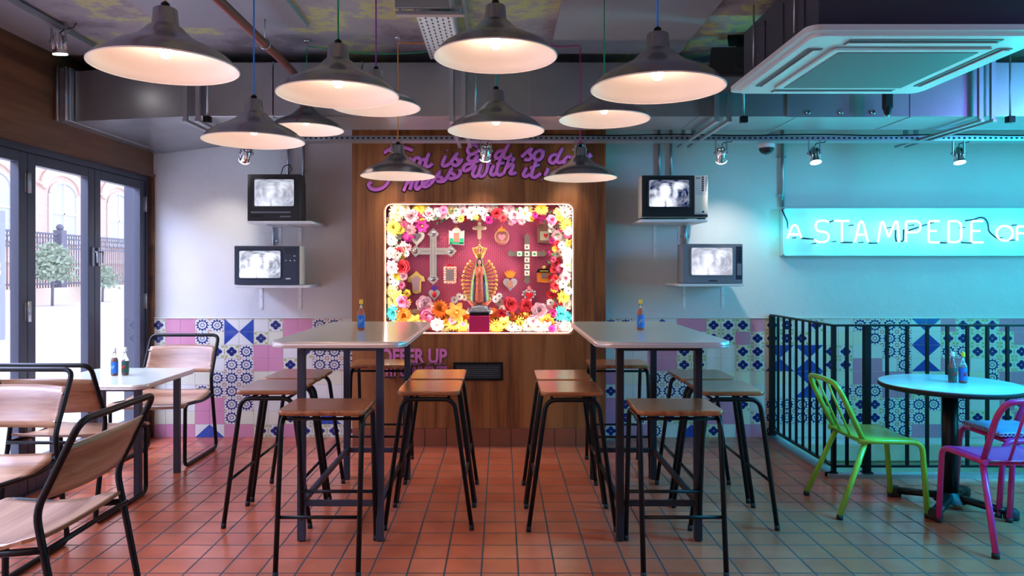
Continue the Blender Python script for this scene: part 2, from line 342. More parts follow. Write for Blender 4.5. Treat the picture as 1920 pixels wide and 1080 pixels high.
def rnd(pts, r, n=5):          # round the inner corners of a polyline
    P = [Vector(p) for p in pts]; out = [P[0]]
    for i in range(1, len(P)-1):
        a, b, c = P[i-1], P[i], P[i+1]; d = min(r, (b-a).length*.48, (c-b).length*.48)
        p, q = b+(a-b).normalized()*d, b+(c-b).normalized()*d
        for k in range(n+1):
            t = k/n; out.append(p*(1-t)**2+b*2*t*(1-t)+q*t*t)
    out.append(P[-1]); return out
def rrect(x0, x1, y0, y1, r, n=5):   # rounded rectangle outline, 2D
    out = []
    for cx, cy, a0 in ((x1-r, y1-r, 0), (x0+r, y1-r, PI/2), (x0+r, y0+r, PI), (x1-r, y0+r, 1.5*PI)):
        for k in range(n+1): a = a0+PI/2*k/n; out.append((cx+r*math.cos(a), cy+r*math.sin(a)))
    return out

# ================================================================== THE ROOM
WY = 5.36; LX = -2.57; CZ = 2.49; RX = 5.2; BY = -3.2; AY = 5.09
# floor with the stair opening behind the railing
mb = MB()
def slab(x0, x1, y0, y1, z=0., t=.12): mb.box(x0, x1, y0, y1, z-t, z)
slab(LX-.12, 1.99, BY, WY+.1); slab(1.99, RX, BY, 4.33)
struct('floor', mb, 'floor', loc=(0, 0, 0))
mb = MB(); mb.box(LX-.3, RX, BY, WY+.2, CZ, CZ+.1); struct('ceiling', mb, 'ceiling')
mb = MB(); mb.box(LX, RX, WY, WY+.15, -.10, CZ); struct('wall_back', mb, 'plaster')
mb = MB(); mb.box(RX, RX+.15, BY, WY+.1, -1.4, CZ); struct('wall_right', mb, 'plaster')
mb = MB(); mb.box(LX-.3, RX, BY-.15, BY, 0, CZ); struct('wall_front', mb, 'plaster')
# stairwell below the floor
mb = MB(); mb.box(1.99, RX, WY, WY+.15, -1.4, -.10); mb.box(1.90, 1.99, 4.25, WY, -1.4, -.12); mb.box(1.99, RX, 4.25, 4.33, -1.4, -.12); mb.box(1.99, RX, 4.3, WY, -1.5, -1.4)
mb.box(1.99, RX, WY-.05, WY, -.16, -.05)
struct('wall_stairwell', mb, 'stone')
mb = MB(); mb.box(1.93, 1.99, 4.33, WY, -.12, .022); mb.box(1.93, RX, 4.30, 4.36, -.12, .022)
struct('trim_1', mb, 'galv2')
# wood panelling above the folding doors
mb = MB(); mb.box(LX-.10, LX+.02, BY, WY, 1.92, CZ); struct('wall_left', mb, 'wood_beam')
mb = MB(); mb.box(LX+.0, LX+.035, BY, WY, 1.905, 1.925); mb.box(LX-.02, LX+.03, WY-.03, WY, 0, 1.92); struct('trim_2', mb, 'wood_beam')
# ceiling boards
mb = MB(); mb.box(-1.72, -.99, 1.5, 3.75, CZ-.022, CZ); mb.box(.28, 1.02, 1.5, 4.2, CZ-.022, CZ); mb.box(LX, -2.26, BY, 4.2, CZ-.03, CZ)
struct('trim_3', mb, 'board')

# ---- tiled dado
L_MAP = ["BPPSSacCBPPSSC", "BPPSCbdBCPPSSC", "CBBBBBSPPCBSSS", "CCCCCSSPPBCSSS", "CCCCSSSCCCCCCC", "CCCSSSSCCCCCCC", "CCCPPSSCCCCCCC", "CCCPPSCCCBBcaC", "PPPcaPPBBPBBBB"]
R_MAP = ["SSCcaPPBBBPBBCBCCSSSSdbPBBBPP", "CCCCCCCBBPBBBBCCCCSSScaBBBBBP", "CCCPPBBCCBBdbdbBBCCSSdbSSBBBB", "CCCPPBBCCBBcacaBBPPCScaPPCSBB", "PCCSSSCCCCCCCdbCCPPPPCCCCCSPP", "BCCSSSCCCCCCCcaCSSSPPBBPPCCPB", "PBCCCCPPPBCSSSSBSBBSSSSPSCCPB", "PBSBBBSPPCBSSSSBBBBSSSCPSBCBP", "BPPSCcaBCPPSCCCCCPCSSPPPPCCSS"]
TW = 27.45*WY/FPX; TH = .870/9; TF = WY-.010
def tilefield(name, x0, rows, ncut=None, xend=None):
    b = MB(); b.mi = 0; n = len(rows[0]); xe = min(xend or 1e9, x0+n*TW)
    b.box(x0-.005 if x0 < 0 else x0, xe, TF+.002, WY, -.0, .872)
    eps = .0009; E = TF
    def poly(pts, mi, dep=0): b.mi = mi; b.quad([(p[0], E-dep*eps, p[1]) for p in pts]) if len(pts) > 2 else None
    for r, row in enumerate(rows):
        for c, ch in enumerate(row):
            xa = x0+c*TW; g = .0011; xb = min(xa+TW, xe)
            if xb-xa < .01: continue
            zt = .870-r*TH; zb = zt-TH; xl, xr, z0, z1 = xa+g, xb-g, zb+g, zt-g
            base = {'P': 2, 'C': 1}.get(ch, 1)
            if ch == 'C' and (r*7+c*3+len(rows[0])) % 3 == 0: base = 7
            if ch == 'B': base = 7 if c % 2 else 1
            b.mi = base; b.box(xl, xr, TF, TF+.004, z0, z1)
            if xb-xa < TW*.95: continue
            mx, mz = (xl+xr)/2, (z0+z1)/2; sx, sz = (xr-xl)/2, (z1-z0)/2
            P = lambda u, v: (mx+u*sx, mz+v*sz)
            if ch in 'abcd':
                q = {'a': ((-1,-1),(1,-1),(-1,1)), 'b': ((-1,1),(-1,-1),(1,1)), 'c': ((1,-1),(1,1),(-1,-1)), 'd': ((1,1),(-1,1),(1,-1))}[ch]
                poly([P(*k) for k in q], 4, 1)
            elif ch == 'B':
                for du, dv in ((0,.40),(0,-.40),(.40,0),(-.40,0)):
                    poly([P(du+a, dv+bb) for a, bb in ((.35,0),(.22,.22),(0,.35),(-.22,.22),(-.35,0),(-.22,-.22),(0,-.35),(.22,-.22))], 3, 1)
                    
                for su in (-1, 1):
                    for sv in (-1, 1):
                        poly([P(su*a, sv*bb) for a, bb in ((.95,.50),(.80,.62),(.60,.60),(.62,.80),(.50,.95),(.72,.88),(.95,.95),(.88,.72))], 5, 1)
                        poly([P(su*a, sv*bb) for a, bb in ((.42,.52),(.54,.56),(.56,.44),(.50,.40))], 5, 1)
                        poly([P(su*a, sv*bb) for a, bb in ((.98,.02),(.98,.30),(.90,.18))], 5, 1)
                        poly([P(su*a, sv*bb) for a, bb in ((.02,.98),(.30,.98),(.18,.90))], 5, 1)
            elif ch == 'S':
                N = 24
                for k in range(N):
                    a0, a1 = 2*PI*k/N, 2*PI*(k+1)/N
                    poly([P(r_*math.cos(a), r_*math.sin(a)) for r_, a in ((.57,a0),(.74,a0),(.74,a1),(.57,a1))], 3, 1)
                for k in range(12):
                    a = 2*PI*k/12; ca, sa = math.cos(a), math.sin(a)
                    poly([P(.72*math.cos(a-.13), .72*math.sin(a-.13)), P(.93*math.cos(a-.07), .93*math.sin(a-.07)), P(.96*ca, .96*sa), P(.93*math.cos(a+.07), .93*math.sin(a+.07)), P(.72*math.cos(a+.13), .72*math.sin(a+.13))], 3, 1)
                for k in range(8):
                    a = 2*PI*k/8+.2
                    poly([P(.14*math.cos(a), .14*math.sin(a)), P(.30*math.cos(a-.28), .30*math.sin(a-.28)), P(.42*math.cos(a), .42*math.sin(a)), P(.30*math.cos(a+.28), .30*math.sin(a+.28))], 3, 1)
                for su in (-1, 1):
                    for sv in (-1, 1): poly([P(su*(1-a), sv*(1-bb)) for a, bb in ((.0,.30),(.0,.18),(.13,.13),(.18,.0),(.30,.0),(.24,.12),(.22,.22),(.12,.24))], 6, 1)
    return struct(name, b, ['grout', 't_cream', 't_pink', 't_navy', 't_blue', 't_green', 't_terra', 't_ivory'], fixn=False)
XL0 = (284.4-VX)*WY/FPX
tilefield('trim_4', XL0, L_MAP, xend=-1.045)
XR0 = (1131.3-VX)*WY/FPX
tilefield('trim_5', XR0, R_MAP)
mb = MB(); mb.box(XL0, -1.05, WY-.016, WY, .870, .878, .002); mb.box(.74, XR0+29*TW, WY-.016, WY, .870, .878, .002); struct('trim_6', mb, 't_cream')

# ---- folding glass doors on the left
def door(i, y0, y1, hinge_at):
    b = MB(); xa, xb = LX-.055, LX-.005; z0, z1 = .012, 1.865; s = .068
    b.box(xa, xb, y0, y0+s, z0, z1, .004); b.box(xa, xb, y1-s, y1, z0, z1, .004); b.box(xa, xb, y0+s, y1-s, z1-.06, z1, .004); b.box(xa, xb, y0+s, y1-s, z0, z0+.17, .004)
    d = struct('door_%d' % i, b, 'frame')
    g = MB(); g.box((xa+xb)/2-.002, (xa+xb)/2+.002, y0+s-.01, y1-s+.01, z0+.16, z1-.05); obj('glass_pane', g, 'glass', d)
    for z in (.35, 1.0, 1.70):
        h = MB(); yy = y0+.004 if hinge_at == 0 else y1-.004
        h.cyl((LX+.003, yy, z-.055), (LX+.003, yy, z+.055), .008, 8); h.box(LX-.006, LX-.002, yy-.02, yy+.02, z-.05, z+.05)
        obj('hinge', h, 'galv2', d)
    h = MB(); yy = y0+.03 if hinge_at else y1-.03
    h.box(LX-.006, LX+.008, yy-.008, yy+.008, 1.25, 1.37, .003); h.cyl((LX+.008, yy, 1.34), (LX+.03, yy, 1.34), .005, 8); h.cyl((LX+.03, yy, 1.345), (LX+.03, yy, 1.27), .006, 8)
    obj('handle', h, 'galv2', d)
edges = [5.285-.655*k for k in range(13)]
for k in range(12):
    door(k+1, edges[k+1]+.002, edges[k]-.002, 1 if k % 2 == 0 else 0)
mb = MB(); mb.box(LX-.08, LX, BY, 5.29, 1.868, 1.92); mb.box(LX-.08, LX, 5.287, WY, 0, 1.92); mb.box(LX-.08, LX, BY, 5.29, -.01, .010); mb.box(LX-.165, LX-.075, 5.30, WY+.15, -.03, 2.3)
struct('trim_7', mb, 'frame')

# ---- street outside
mb = MB(); mb.box(-60, LX-.125, -40, 90, -.16, -.04); struct('pavement', mb, 'pavement')
BX = -20.
b = thing('brick_building', 'pale red brick building across the street with arched windows', 'building', (BX, 0, 0))
m = MB(); m.box(-2, 0, -10, 75, -.05, 12); obj('facade', m, 'brick', b)
for yc in (15.5, 19.5, 24.3, 28.7, 33.3, 38.1, 43, 48):
    m = MB(); pts = [(0, yc-1.0, 2.6), (0, yc+1.0, 2.6), (0, yc+1.0, 4.6)]+[(0, yc+math.cos(a)*1.0, 4.6+math.sin(a)*.55) for a in (PI*k/8 for k in range(1, 8))]+[(0, yc-1.0, 4.6)]
    m.prism(pts, (.06, 0, 0)); f = obj('window', m, 'winglass', b)
    m = MB(); m.box(.02, .12, yc-1.05, yc-.95, 2.5, 4.6); m.box(.02, .12, yc+.95, yc+1.05, 2.5, 4.6); m.box(.04, .1, yc-.04, yc+.04, 2.5, 5.1); m.box(.04, .1, yc-1, yc+1, 3.7, 3.78); m.box(0, .2, yc-1.2, yc+1.2, 2.35, 2.55)
    m.tube([(.08, yc+math.cos(a)*1.0, 4.6+math.sin(a)*.55) for a in (PI*k/12 for k in range(13))], .06, 6)
    obj('window_frame', m, 'white', f)
    m = MB(); pa = [(yc+math.cos(a)*1.25, 4.75+math.sin(a)*.72) for a in (PI*k/12 for k in range(13))]; pb = [(yc+math.cos(a)*1.65, 4.85+math.sin(a)*1.0) for a in (PI*k/12 for k in range(12, -1, -1))]
    m.prism([(0, y, z) for y, z in pa+pb], (.10, 0, 0)); m.tube([(.12, yc-1.9, 5.0)]+[(.12, y, z+.05) for y, z in pb]+[(.12, yc+1.9, 5.0)], .06, 6); obj('window_arch', m, 'brick_pale', f)
m = MB(); m.box(0, .12, -10, 75, 6.4, 6.7); m.box(0, .08, -10, 75, 1.5, 1.7); obj('string_course', m, 'brick_pale', b)
FX = -16.6
m = MB(); m.box(FX-1.6, FX+.2, 6, 60, -.05, .55); struct('planter_wall', m, 'brick_pale'); bpy.data.objects['planter_wall']['kind'] = 'thing'
tag(bpy.data.objects['planter_wall'], 'low pale masonry planter wall below the iron fence across the street', 'planter')
f = thing('iron_fence', 'tall dark iron railing fence across the street seen through the glass doors', 'fence', (FX, 0, .55))
m = MB(); 
for k in range(230): m.cyl((0, 10+k*.16, 0), (0, 10+k*.16, 1.95), .022, 5)
obj('fence_bars', m, 'iron', f)
m = MB(); m.box(-.03, .03, 9.9, 47, .12, .18); m.box(-.03, .03, 9.9, 47, 1.45, 1.51); m.box(-.03, .03, 9.9, 47, 1.95, 2.02); obj('fence_rail', m, 'iron', f)
m = MB()
for k in range(115): m.tube([(0, 10+k*.32+.14*math.cos(a), 1.73+.14*math.sin(a)) for a in (2*PI*j/10 for j in range(10))], .018, 4, closed=True)
obj('fence_scrolls', m, 'iron', f)
for y in (14, 20.5, 27.5, 35):
    m = MB(); m.box(-.16, .16, y-.16, y+.16, 0, 2.15); m.ball((0, y, 2.25), .14, 8); obj('fence_post', m, 'iron', f)
def shrub(y, h, r, n, label):
    b = MB(); rs = random.Random(int(y*10))
    for k in range(n):
        a, e = rs.uniform(0, 2*PI), rs.uniform(-.2, 1.4); rr = r*rs.uniform(.35, 1.0); p = Vector((math.cos(a)*math.cos(e)*rr, math.sin(a)*math.cos(e)*rr*1.3, h*.45+math.sin(e)*rr*h/r*.5))
        d = Vector((rs.uniform(-1,1), rs.uniform(-1,1), rs.uniform(-.4,1))).normalized()*.17; q = d.orthogonal().normalized()*.055
        b.quad([p-q*.2, p+d*.5-q, p+d, p+d*.5+q])
    t = thing('shrub', label, 'shrub', (FX+1.0, y, -.04)); obj('leaves', b, 'foliage', t)
    s = MB(); s.tube([(0,0,0), (0,.05,h*.7)], .05, 6); obj('stem', s, 'iron', t)
shrub(25.4, 2.3, .75, 1100, 'tall loose green shrub in front of the iron fence beside the left door stile')
shrub(28.6, 1.5, .6, 500, 'small rounded green shrub at the foot of the iron fence')
b = thing('street_board', 'blue-grey notice board on the pavement seen through the leftmost glass pane', 'board', (-7.2, 0, -.04))
m = MB(); m.box(-.06, 0, 9.4, 10.62, .25, 2.12, .01); obj('panel', m, 'slate', b)
m = MB(); m.box(-.04, -.02, 9.5, 9.6, 0, .3); m.box(-.04, -.02, 10.4, 10.5, 0, .3); obj('leg', m, 'iron', b)
def text_mesh(name, body, size, mats, parent=None, loc=(0,0,0), rot=(PI/2, 0, 0), off=0., ext=.003, align='LEFT', sx=1., shear=0., spacing=1.):
    c = bpy.data.curves.new(name, 'FONT'); c.body = body; c.size = size; c.extrude = ext; c.offset = off; c.align_x = align; c.shear = shear; c.space_character = spacing
    o = bpy.data.objects.new(name+'_tmp', c); COL.objects.link(o); dg = bpy.context.evaluated_depsgraph_get()
    me = bpy.data.meshes.new_from_object(o.evaluated_get(dg)); bpy.data.objects.remove(o)
    me.transform(Matrix.Diagonal((sx, 1, 1, 1))); me.materials.clear(); me.materials.append(M[mats])
    r = bpy.data.objects.new(name, me); COL.objects.link(r); r.location = loc; r.rotation_euler = rot
    if parent: r.parent = parent
    return r
text_mesh('board_number', '98', .34, 'white_print', b, (.004, 10.18, 1.16), (PI/2, 0, PI/2))

# ================================================================== SHRINE ALCOVE
AX0, AX1 = -1.0395, .7277; NX0, NX1, NZ0, NZ1 = -.824, .512, .773, 1.698
alc = thing('shrine_alcove', 'walnut panelled shrine alcove with a rounded lit niche of flowers', 'alcove', (0, AY, 0))
def ring_panel(b, x0, x1, z0, z1, hole, y0, y1):     # a board with a rounded hole
    hx0, hx1, hz0, hz1 = NX0, NX1, NZ0, NZ1
    for q in ((x0, x1, z0, hz0), (x0, x1, hz1, z1), (x0, hx0, hz0, hz1), (hx1, x1, hz0, hz1)):
        b.quad([(q[0], y0, q[2]), (q[1], y0, q[2]), (q[1], y0, q[3]), (q[0], y0, q[3])])
    n = len(hole); k = n//4
    for c, (cx, cz) in enumerate(((hx1, hz1), (hx0, hz1), (hx0, hz0), (hx1, hz0))):
        b.quad([(cx, y0, cz)]+[(x, y0, z) for x, z in hole[c*k:(c+1)*k]])
    for i in range(n):
        a, c = hole[i], hole[(i+1)%n]; b.quad([(a[0], y0, a[1]), (c[0], y0, c[1]), (c[0], y1, c[1]), (a[0], y1, a[1])])
hole = rrect(NX0, NX1, NZ0, NZ1, .055, 6)
m = MB(); ring_panel(m, AX0, AX1, .124, CZ-.01, hole, 0, .235)
m.quad([(AX0, 0, .124), (AX0, 0, CZ-.01), (AX0, .27, CZ-.01), (AX0, .27, .124)]); m.quad([(AX1, 0, .124), (AX1, 0, CZ-.01), (AX1, .27, CZ-.01), (AX1, .27, .124)])
obj('front_panel', m, 'wood_panel', alc, fixn=False)
m = MB(); rim0 = rrect(NX0+.004, NX1-.004, NZ0+.004, NZ1-.004, .055, 6); m.tube([(x, -.004, z) for x, z in rim0], .0035, 6, closed=True); obj('niche_rim', m, 'wood_panel', alc)
m = MB(); m.box(AX0+.012, AX1-.012, .012, .26, 0, .124)
k = -9
xs = [-.006+.075+.15*j for j in range(-8, 6)]
xs = [AX0]+[x for x in xs if AX0+.01 < x < AX1-.01]+[AX1]
for a, c in zip(xs, xs[1:]): m.box(a+.002, c-.002, .0, .02, 0, .122, .003)
obj('tile_skirting', m, 'skirting', alc)
m = MB(); m.box(NX0-.02, NX1+.02, .235, .245, NZ0-.02, NZ1+.02); obj('back_board', m, 'mesh_back', alc)
m = MB()    # expanded metal lattice: two families of slanting wires clipped to the niche
W_, H_ = NX1-NX0, NZ1-NZ0; sl = .42
def clipline(x, z, dx, dz):
    t0, t1 = -99, 99
    for p, d, lo, hi in ((x, dx, NX0, NX1), (z, dz, NZ0, NZ1)):
        a, c = (lo-p)/d, (hi-p)/d; t0, t1 = max(t0, min(a, c)), min(t1, max(a, c))
    return (t0, t1) if t1 > t0 else None
for s_ in (1, -1):
    k = 0; zc = NZ0-W_*sl
    while zc < NZ1+W_*sl:
        r = clipline(NX0, zc, 1, s_*sl)
        if r:
            a, c = r; nrm = Vector((-s_*sl, 0, 1)).normalized()*.0016
            p, q = Vector((NX0+a, .222+.002*s_, zc+s_*sl*a)), Vector((NX0+c, .222+.002*s_, zc+s_*sl*c))
            m.prism([p-nrm, q-nrm, q+nrm, p+nrm], (0, .003, 0))
        zc += .0125
obj('lattice_sheet', m, 'mesh_pink', alc, fixn=False)
m = MB()
ledp = rrect(NX0+.012, NX1-.012, NZ0+.012, NZ1-.012, .045, 6)
m.tube([(x, .030, z) for x, z in ledp], .0035, 6, closed=True); obj('led_strip', m, 'led', alc)
NZm = (NZ0+NZ1)/2; NXm = (NX0+NX1)/2
for nm, loc, sz, rot in (('niche_light', (NXm, .05, NZ1-.015), (W_-.1, .014), (0, 0, 0)), ('niche_light', (NXm, .05, NZ0+.012), (W_-.1, .014), (PI, 0, 0)),
                    ('niche_light', (NX0+.012, .05, NZm), (.03, .0), (0, -PI/2, 0)), ('niche_light', (NX1-.012, .05, NZm), (.03, .0), (0, PI/2, 0))):
    if sz[1]: light(nm, 'AREA', loc, 7.5, (1, .80, .66), sz[0], size_y=sz[1], rot=rot, parent=alc)
    else: light(nm, 'AREA', loc, 5.5, (1, .80, .66), H_-.1, size_y=.014, rot=rot, parent=alc)
# comment slot
sl_ = thing('comment_slot', 'dark framed comment slot with wavy metal mesh in the shrine panel', 'letter slot', (0, AY, 0))
p0, p1 = PX(850, 713, AY), PX(943, 679, AY)
m = MB(); t_ = .016
m.box(p0.x, p1.x, -.016, -.001, p0.z, p0.z+t_, .003); m.box(p0.x, p1.x, -.016, -.001, p1.z-t_, p1.z, .003); m.box(p0.x, p0.x+t_, -.016, -.001, p0.z+t_, p1.z-t_, .003); m.box(p1.x-t_, p1.x, -.016, -.001, p0.z+t_, p1.z-t_, .003)
obj('frame', m, 'black', sl_)
m = MB(); m.box(p0.x+.01, p1.x-.01, -.004, -.001, p0.z+.01, p1.z-.01); obj('backing', m, 'speaker', sl_)
m = MB()
for r in range(7):
    z = p0.z+.022+r*.0135; m.tube([(p0.x+.018+q*.0155, -.009, z+(.003 if q % 2 else -.003)) for q in range(int((p1.x-p0.x-.03)/.0155)+1)], .0016, 4)
obj('mesh_wires', m, 'tvgrey', sl_)

# ---- script lettering across the panel head (strokes)
SW = {}
def Z4(p): return PX(660+p[0]/4, 250+p[1]/4, AY)
words = {
 'word_food': [[(150,365),(128,385),(150,418),(205,420),(255,390),(290,330),(330,220),(365,130)], [(240,150),(300,112),(400,108),(460,130)], [(300,240),(345,228),(385,222)],
   [(425,185),(400,215),(410,245),(440,240),(450,205),(425,185)], [(490,175),(465,210),(475,245),(505,240),(515,200),(490,175)], [(555,195),(520,205),(505,240),(530,262),(550,235),(565,190)], [(580,148),(555,215),(560,248),(585,245),(605,225)]],
 'word_is': [[(705,168),(680,225),(688,245),(715,240),(738,220)], [(714,128),(718,134)], [(740,222),(790,150),(775,180),(800,210),(790,240),(765,240),(750,225)], [(790,240),(815,215),(822,190)]],
 'word_god': [[(945,105),(915,85),(880,100),(868,130),(885,158),(920,150),(960,120)], [(888,160),(870,190),(885,210),(915,205),(945,160)], [(945,160),(920,220),(890,262),(850,282),(835,265),(855,235),(900,225),(960,200)],
   [(1010,140),(985,170),(990,200),(1020,195),(1035,160),(1010,140)], [(1135,130),(1095,140),(1075,175),(1100,190),(1125,165),(1145,120)], [(1178,78),(1140,150),(1145,185),(1172,182),(1200,165)], [(1210,182),(1212,195),(1198,212)]],
 'word_so': [[(1270,180),(1300,150),(1345,115),(1330,145),(1345,175),(1325,200),(1290,195)], [(1395,130),(1365,160),(1372,195),(1405,198),(1430,165),(1420,132),(1395,130)], [(1425,140),(1445,135)]],
 'word_dont': [[(1535,158),(1495,168),(1480,205),(1505,225),(1535,195),(1550,150)], [(1580,108),(1540,185),(1545,220),(1575,215),(1595,200)], [(1620,170),(1590,200),(1600,232),(1632,230),(1650,195),(1620,170)], [(1665,225),(1685,175)], [(1678,200),(1705,175),(1715,185),(1700,220),(1722,222)], [(1748,128),(1738,150)], [(1785,150),(1762,215),(1785,222)], [(1755,178),(1800,170)]],
 'word_mess': [[(388,435),(425,345)], [(405,390),(440,345),(458,352),(435,425)], [(440,390),(480,335),(498,345),(478,400),(492,418),(520,395)], [(520,395),(560,370),(582,345),(570,325),(542,345),(528,380),(548,402),(590,385)],
   [(590,385),(660,290),(648,318),(680,340),(665,362),(635,355)], [(665,362),(700,350),(748,265),(738,290),(770,315),(758,340),(725,338)], [(758,340),(795,325),(812,300),(808,270)]],
 'word_with': [[(900,262),(925,250),(905,300),(918,325),(945,310),(970,230)], [(950,300),(965,325),(995,310),(1015,260),(1018,215)], [(1018,232),(1045,222)], [(1065,238),(1040,295),(1060,315),(1085,290)], [(1074,198),(1076,204)], [(1118,185),(1085,285),(1105,315),(1135,300)], [(1080,232),(1145,222)], [(1195,150),(1135,310)], [(1150,268),(1195,232),(1208,250),(1185,300),(1215,302),(1228,290)]],
 'word_it': [[(1310,258),(1285,310),(1305,325),(1335,305)], [(1318,200),(1320,206)], [(1380,205),(1345,310),(1370,332),(1415,300)], [(1330,262),(1405,235)]],
 'exclamation_mark': [[(1468,262),(1458,290),(1446,322)], [(1422,350),(1424,354)]],
}
sc_ = thing('script_lettering', 'purple pink script lettering reading Food is God across the shrine head', 'lettering', (0, AY, 0))
for wn, strokes in words.items():
    a, c = MB(), MB()
    for st in strokes:
        pts = [Z4(p) for p in st]
        if len(pts) > 2:
            q = [pts[0]]
            for i in range(len(pts)-1):      # Catmull-Rom smoothing
                P0, P1, P2, P3 = pts[max(i-1, 0)], pts[i], pts[i+1], pts[min(i+2, len(pts)-1)]
                for t in (.25, .5, .75, 1):
                    q.append(.5*((2*P1)+(P2-P0)*t+(2*P0-5*P1+4*P2-P3)*t*t+(3*P1-P0-3*P2+P3)*t**3))
            pts = q
        for p in pts: p.y = 0
        rr = [.0132 if 0 < i < len(pts)-1 else .0105 for i in range(len(pts))]
        c.tube([p+Vector((0, -.012, 0)) for p in pts], .01, 8, up=(0, 1, 0), sy=.45, rs=rr)
        a.tube([p+Vector((-.004, -.004, -.005)) for p in pts], .0168, 8, up=(0, 1, 0), sy=.4)  # dark offset copy: letter outline and drop shadow put into colour
    wo = obj(wn, c, 'purplepaint', sc_); obj('shadow_edge', a, 'plumshadow', wo)
ol = thing('offer_lettering', 'pink block letters reading OFFER UP low on the shrine panel', 'lettering', (0, AY, 0))
def blocktext(nm, body, px1, py1, hpx, wpx):
    h = hpx*AY/FPX; p = PX(px1, py1, AY); pr = text_mesh(nm, body, h/.73, 'pinkpaint', ol, off=h*.045, ext=.003)
    xs_ = [v.co.x for v in pr.data.vertices]; s = wpx*AY/FPX/(max(xs_)-min(xs_)); pr.data.transform(Matrix.Diagonal((s, 1, 1, 1)))
    pr.location = (p.x, -.008, p.z)
    q = text_mesh('shadow_edge', body, h/.73, 'plumshadow', None, off=h*.085, ext=.002); q.data.transform(Matrix.Diagonal((s, 1, 1, 1))); q.parent = pr; q.location = (-.0022, -.002, .004)  # dark copy behind the block letters: outline and drop shadow as colour
    return pr
blocktext('offer_up', 'OFFER UP', 712, 680, 27, 126)
blocktext('comments', 'HT COMMENTS', 724, 705, 19, 114)

# ================================================================== FURNITURE
def high_table(label, xc, legs, mt, sgn):
    t = thing('high_table', label, 'table', (xc, 3.80, 0), group='square high tables')
    m = MB(); pts = rrect(-.295, .295, -.61, .63, .075, 8)
    m.prism([(x, y, .8865) for x, y in pts], (0, 0, .0275)); obj('tabletop', m, 'laminate', t)
    m = MB()     # ribbed aluminium edge band
    m.prism([(x*1.011, y*1.006, .8862) for x, y in pts], (0, 0, .0268), True)
    for dz in (.004, .023): m.tube([(x*1.012, y*1.0065, .8862+dz) for x, y in pts], .0012, 6, closed=True, up=(0, 0, 1))
    obj('edge_band', m, 'alu', t)
    x0, x1 = legs[0]-xc, legs[1]-xc; y0, y1 = -.485, .485; h = .017
    for x in (x0, x1):
        for y in (y0, y1):
            m = MB(); m.box(x-h, x+h, y-h, y+h, .004, .886, .003); l = obj('leg', m, mt, t)
            m = MB(); m.cyl((x, y, 0), (x, y, .006), .013, 10); obj('foot', m, 'rubber', l)
    m = MB(); m.box(x0, x1, y0-.012, y0+.012, .862, .886); m.box(x0, x1, y1-.012, y1+.012, .862, .886); m.box(x0-.012, x0+.012, y0, y1, .862, .886); m.box(x1-.012, x1+.012, y0, y1, .862, .886)
    obj('apron', m, mt, t)
    for q in ((x0, x1, y0-.011, y0+.011), (x0, x1, y1-.011, y1+.011), (x0-.011, x0+.011, y0, y1), (x1-.011, x1+.011, y0, y1)):
        m = MB(); m.box(*q, .158, .184, .003); obj('stretcher', m, mt, t)
    return t
high_table('square high table with pale green top at the left of the shrine niche', -.72, (-.905, -.55), 'grey_leg', 1)
high_table('square high table with pale green top at the right of the shrine niche', .715, (.537, .891), 'charcoal_leg', -1)

def bar_stool(label):
    t = thing('bar_stool', label, 'stool', (0, 0, 0), group='wooden bar stools around the high tables')
    m = MB(); o = rrect(-.178, .178, -.148, .148, .03, 5)
    z0, z1 = .631, .652
    prof = [(.97, z0), (1.0, z0+.005), (1.0, z1-.005), (.985, z1)]
    rings = [[m.bm.verts.new((x*k, y*k, z+.004*abs(x/.178)**2)) for x, y in o] for k, z in prof]
    for A, B in zip(rings, rings[1:]):
        for i in range(len(A)): m._f([A[i], A[(i+1)%len(A)], B[(i+1)%len(A)], B[i]], True)
    m._f(rings[0][::-1]); m._f(rings[-1]); obj('seat', m, 'wood_seat', t)
    for sx in (-1, 1):
        x = sx*.165
        m = MB(); m.tube(rnd([(x, -.205, .012), (x, -.122, .617), (x, .122, .617), (x, .205, .012)], .05, 6), .0108, 10); f = obj('leg_frame', m, 'black', t)
        for y in (-.205, .205): m = MB(); m.cyl((x, y*1.003, 0), (x, y*.995, .026), .0120, 10); obj('foot', m, 'rubber', f)
    for sy in (-1, 1):
        m = MB(); m.cyl((-.165, sy*.172, .232), (.165, sy*.172, .232), .0075, 8); obj('stretcher', m, 'black', t)
    for yy in (-.09, .09): m = MB(); m.cyl((-.165, yy, .612), (.165, yy, .612), .007, 8); obj('seat_rail', m, 'black', t)
    return t
stool0 = bar_stool('wooden bar stool with black legs standing nearest in front of the left high table')
stool0.location = (-.735, 3.115, 0)
Q = PI/2
for x, y, r, lb in ((-1.115, 3.64, Q, 'wooden bar stool on the door side of the left high table, nearer of that pair'),
    (-1.115, 4.04, Q, 'wooden bar stool on the door side of the left high table, farther of that pair'),
    (-.345, 3.615, Q, 'wooden bar stool on the aisle side of the left high table, nearer of that pair'),
    (-.345, 4.02, Q, 'wooden bar stool on the aisle side of the left high table, farther of that pair'),
    (-.743, 4.535, 0, 'wooden bar stool between the left high table and the shrine panel'),
    (.731, 3.115, 0, 'wooden bar stool with black legs standing nearest in front of the right high table'),
    (.333, 3.595, Q, 'wooden bar stool on the aisle side of the right high table, nearer of that pair'),
    (.333, 4.0, Q, 'wooden bar stool on the aisle side of the right high table, farther of that pair'),
    (1.095, 3.61, Q, 'wooden bar stool on the railing side of the right high table, nearer of that pair'),
    (1.095, 4.015, Q, 'wooden bar stool on the railing side of the right high table, farther of that pair'),
    (.718, 4.53, 0, 'wooden bar stool between the right high table and the tiled wall')):
    dup(stool0, (x, y, 0), r, lb)

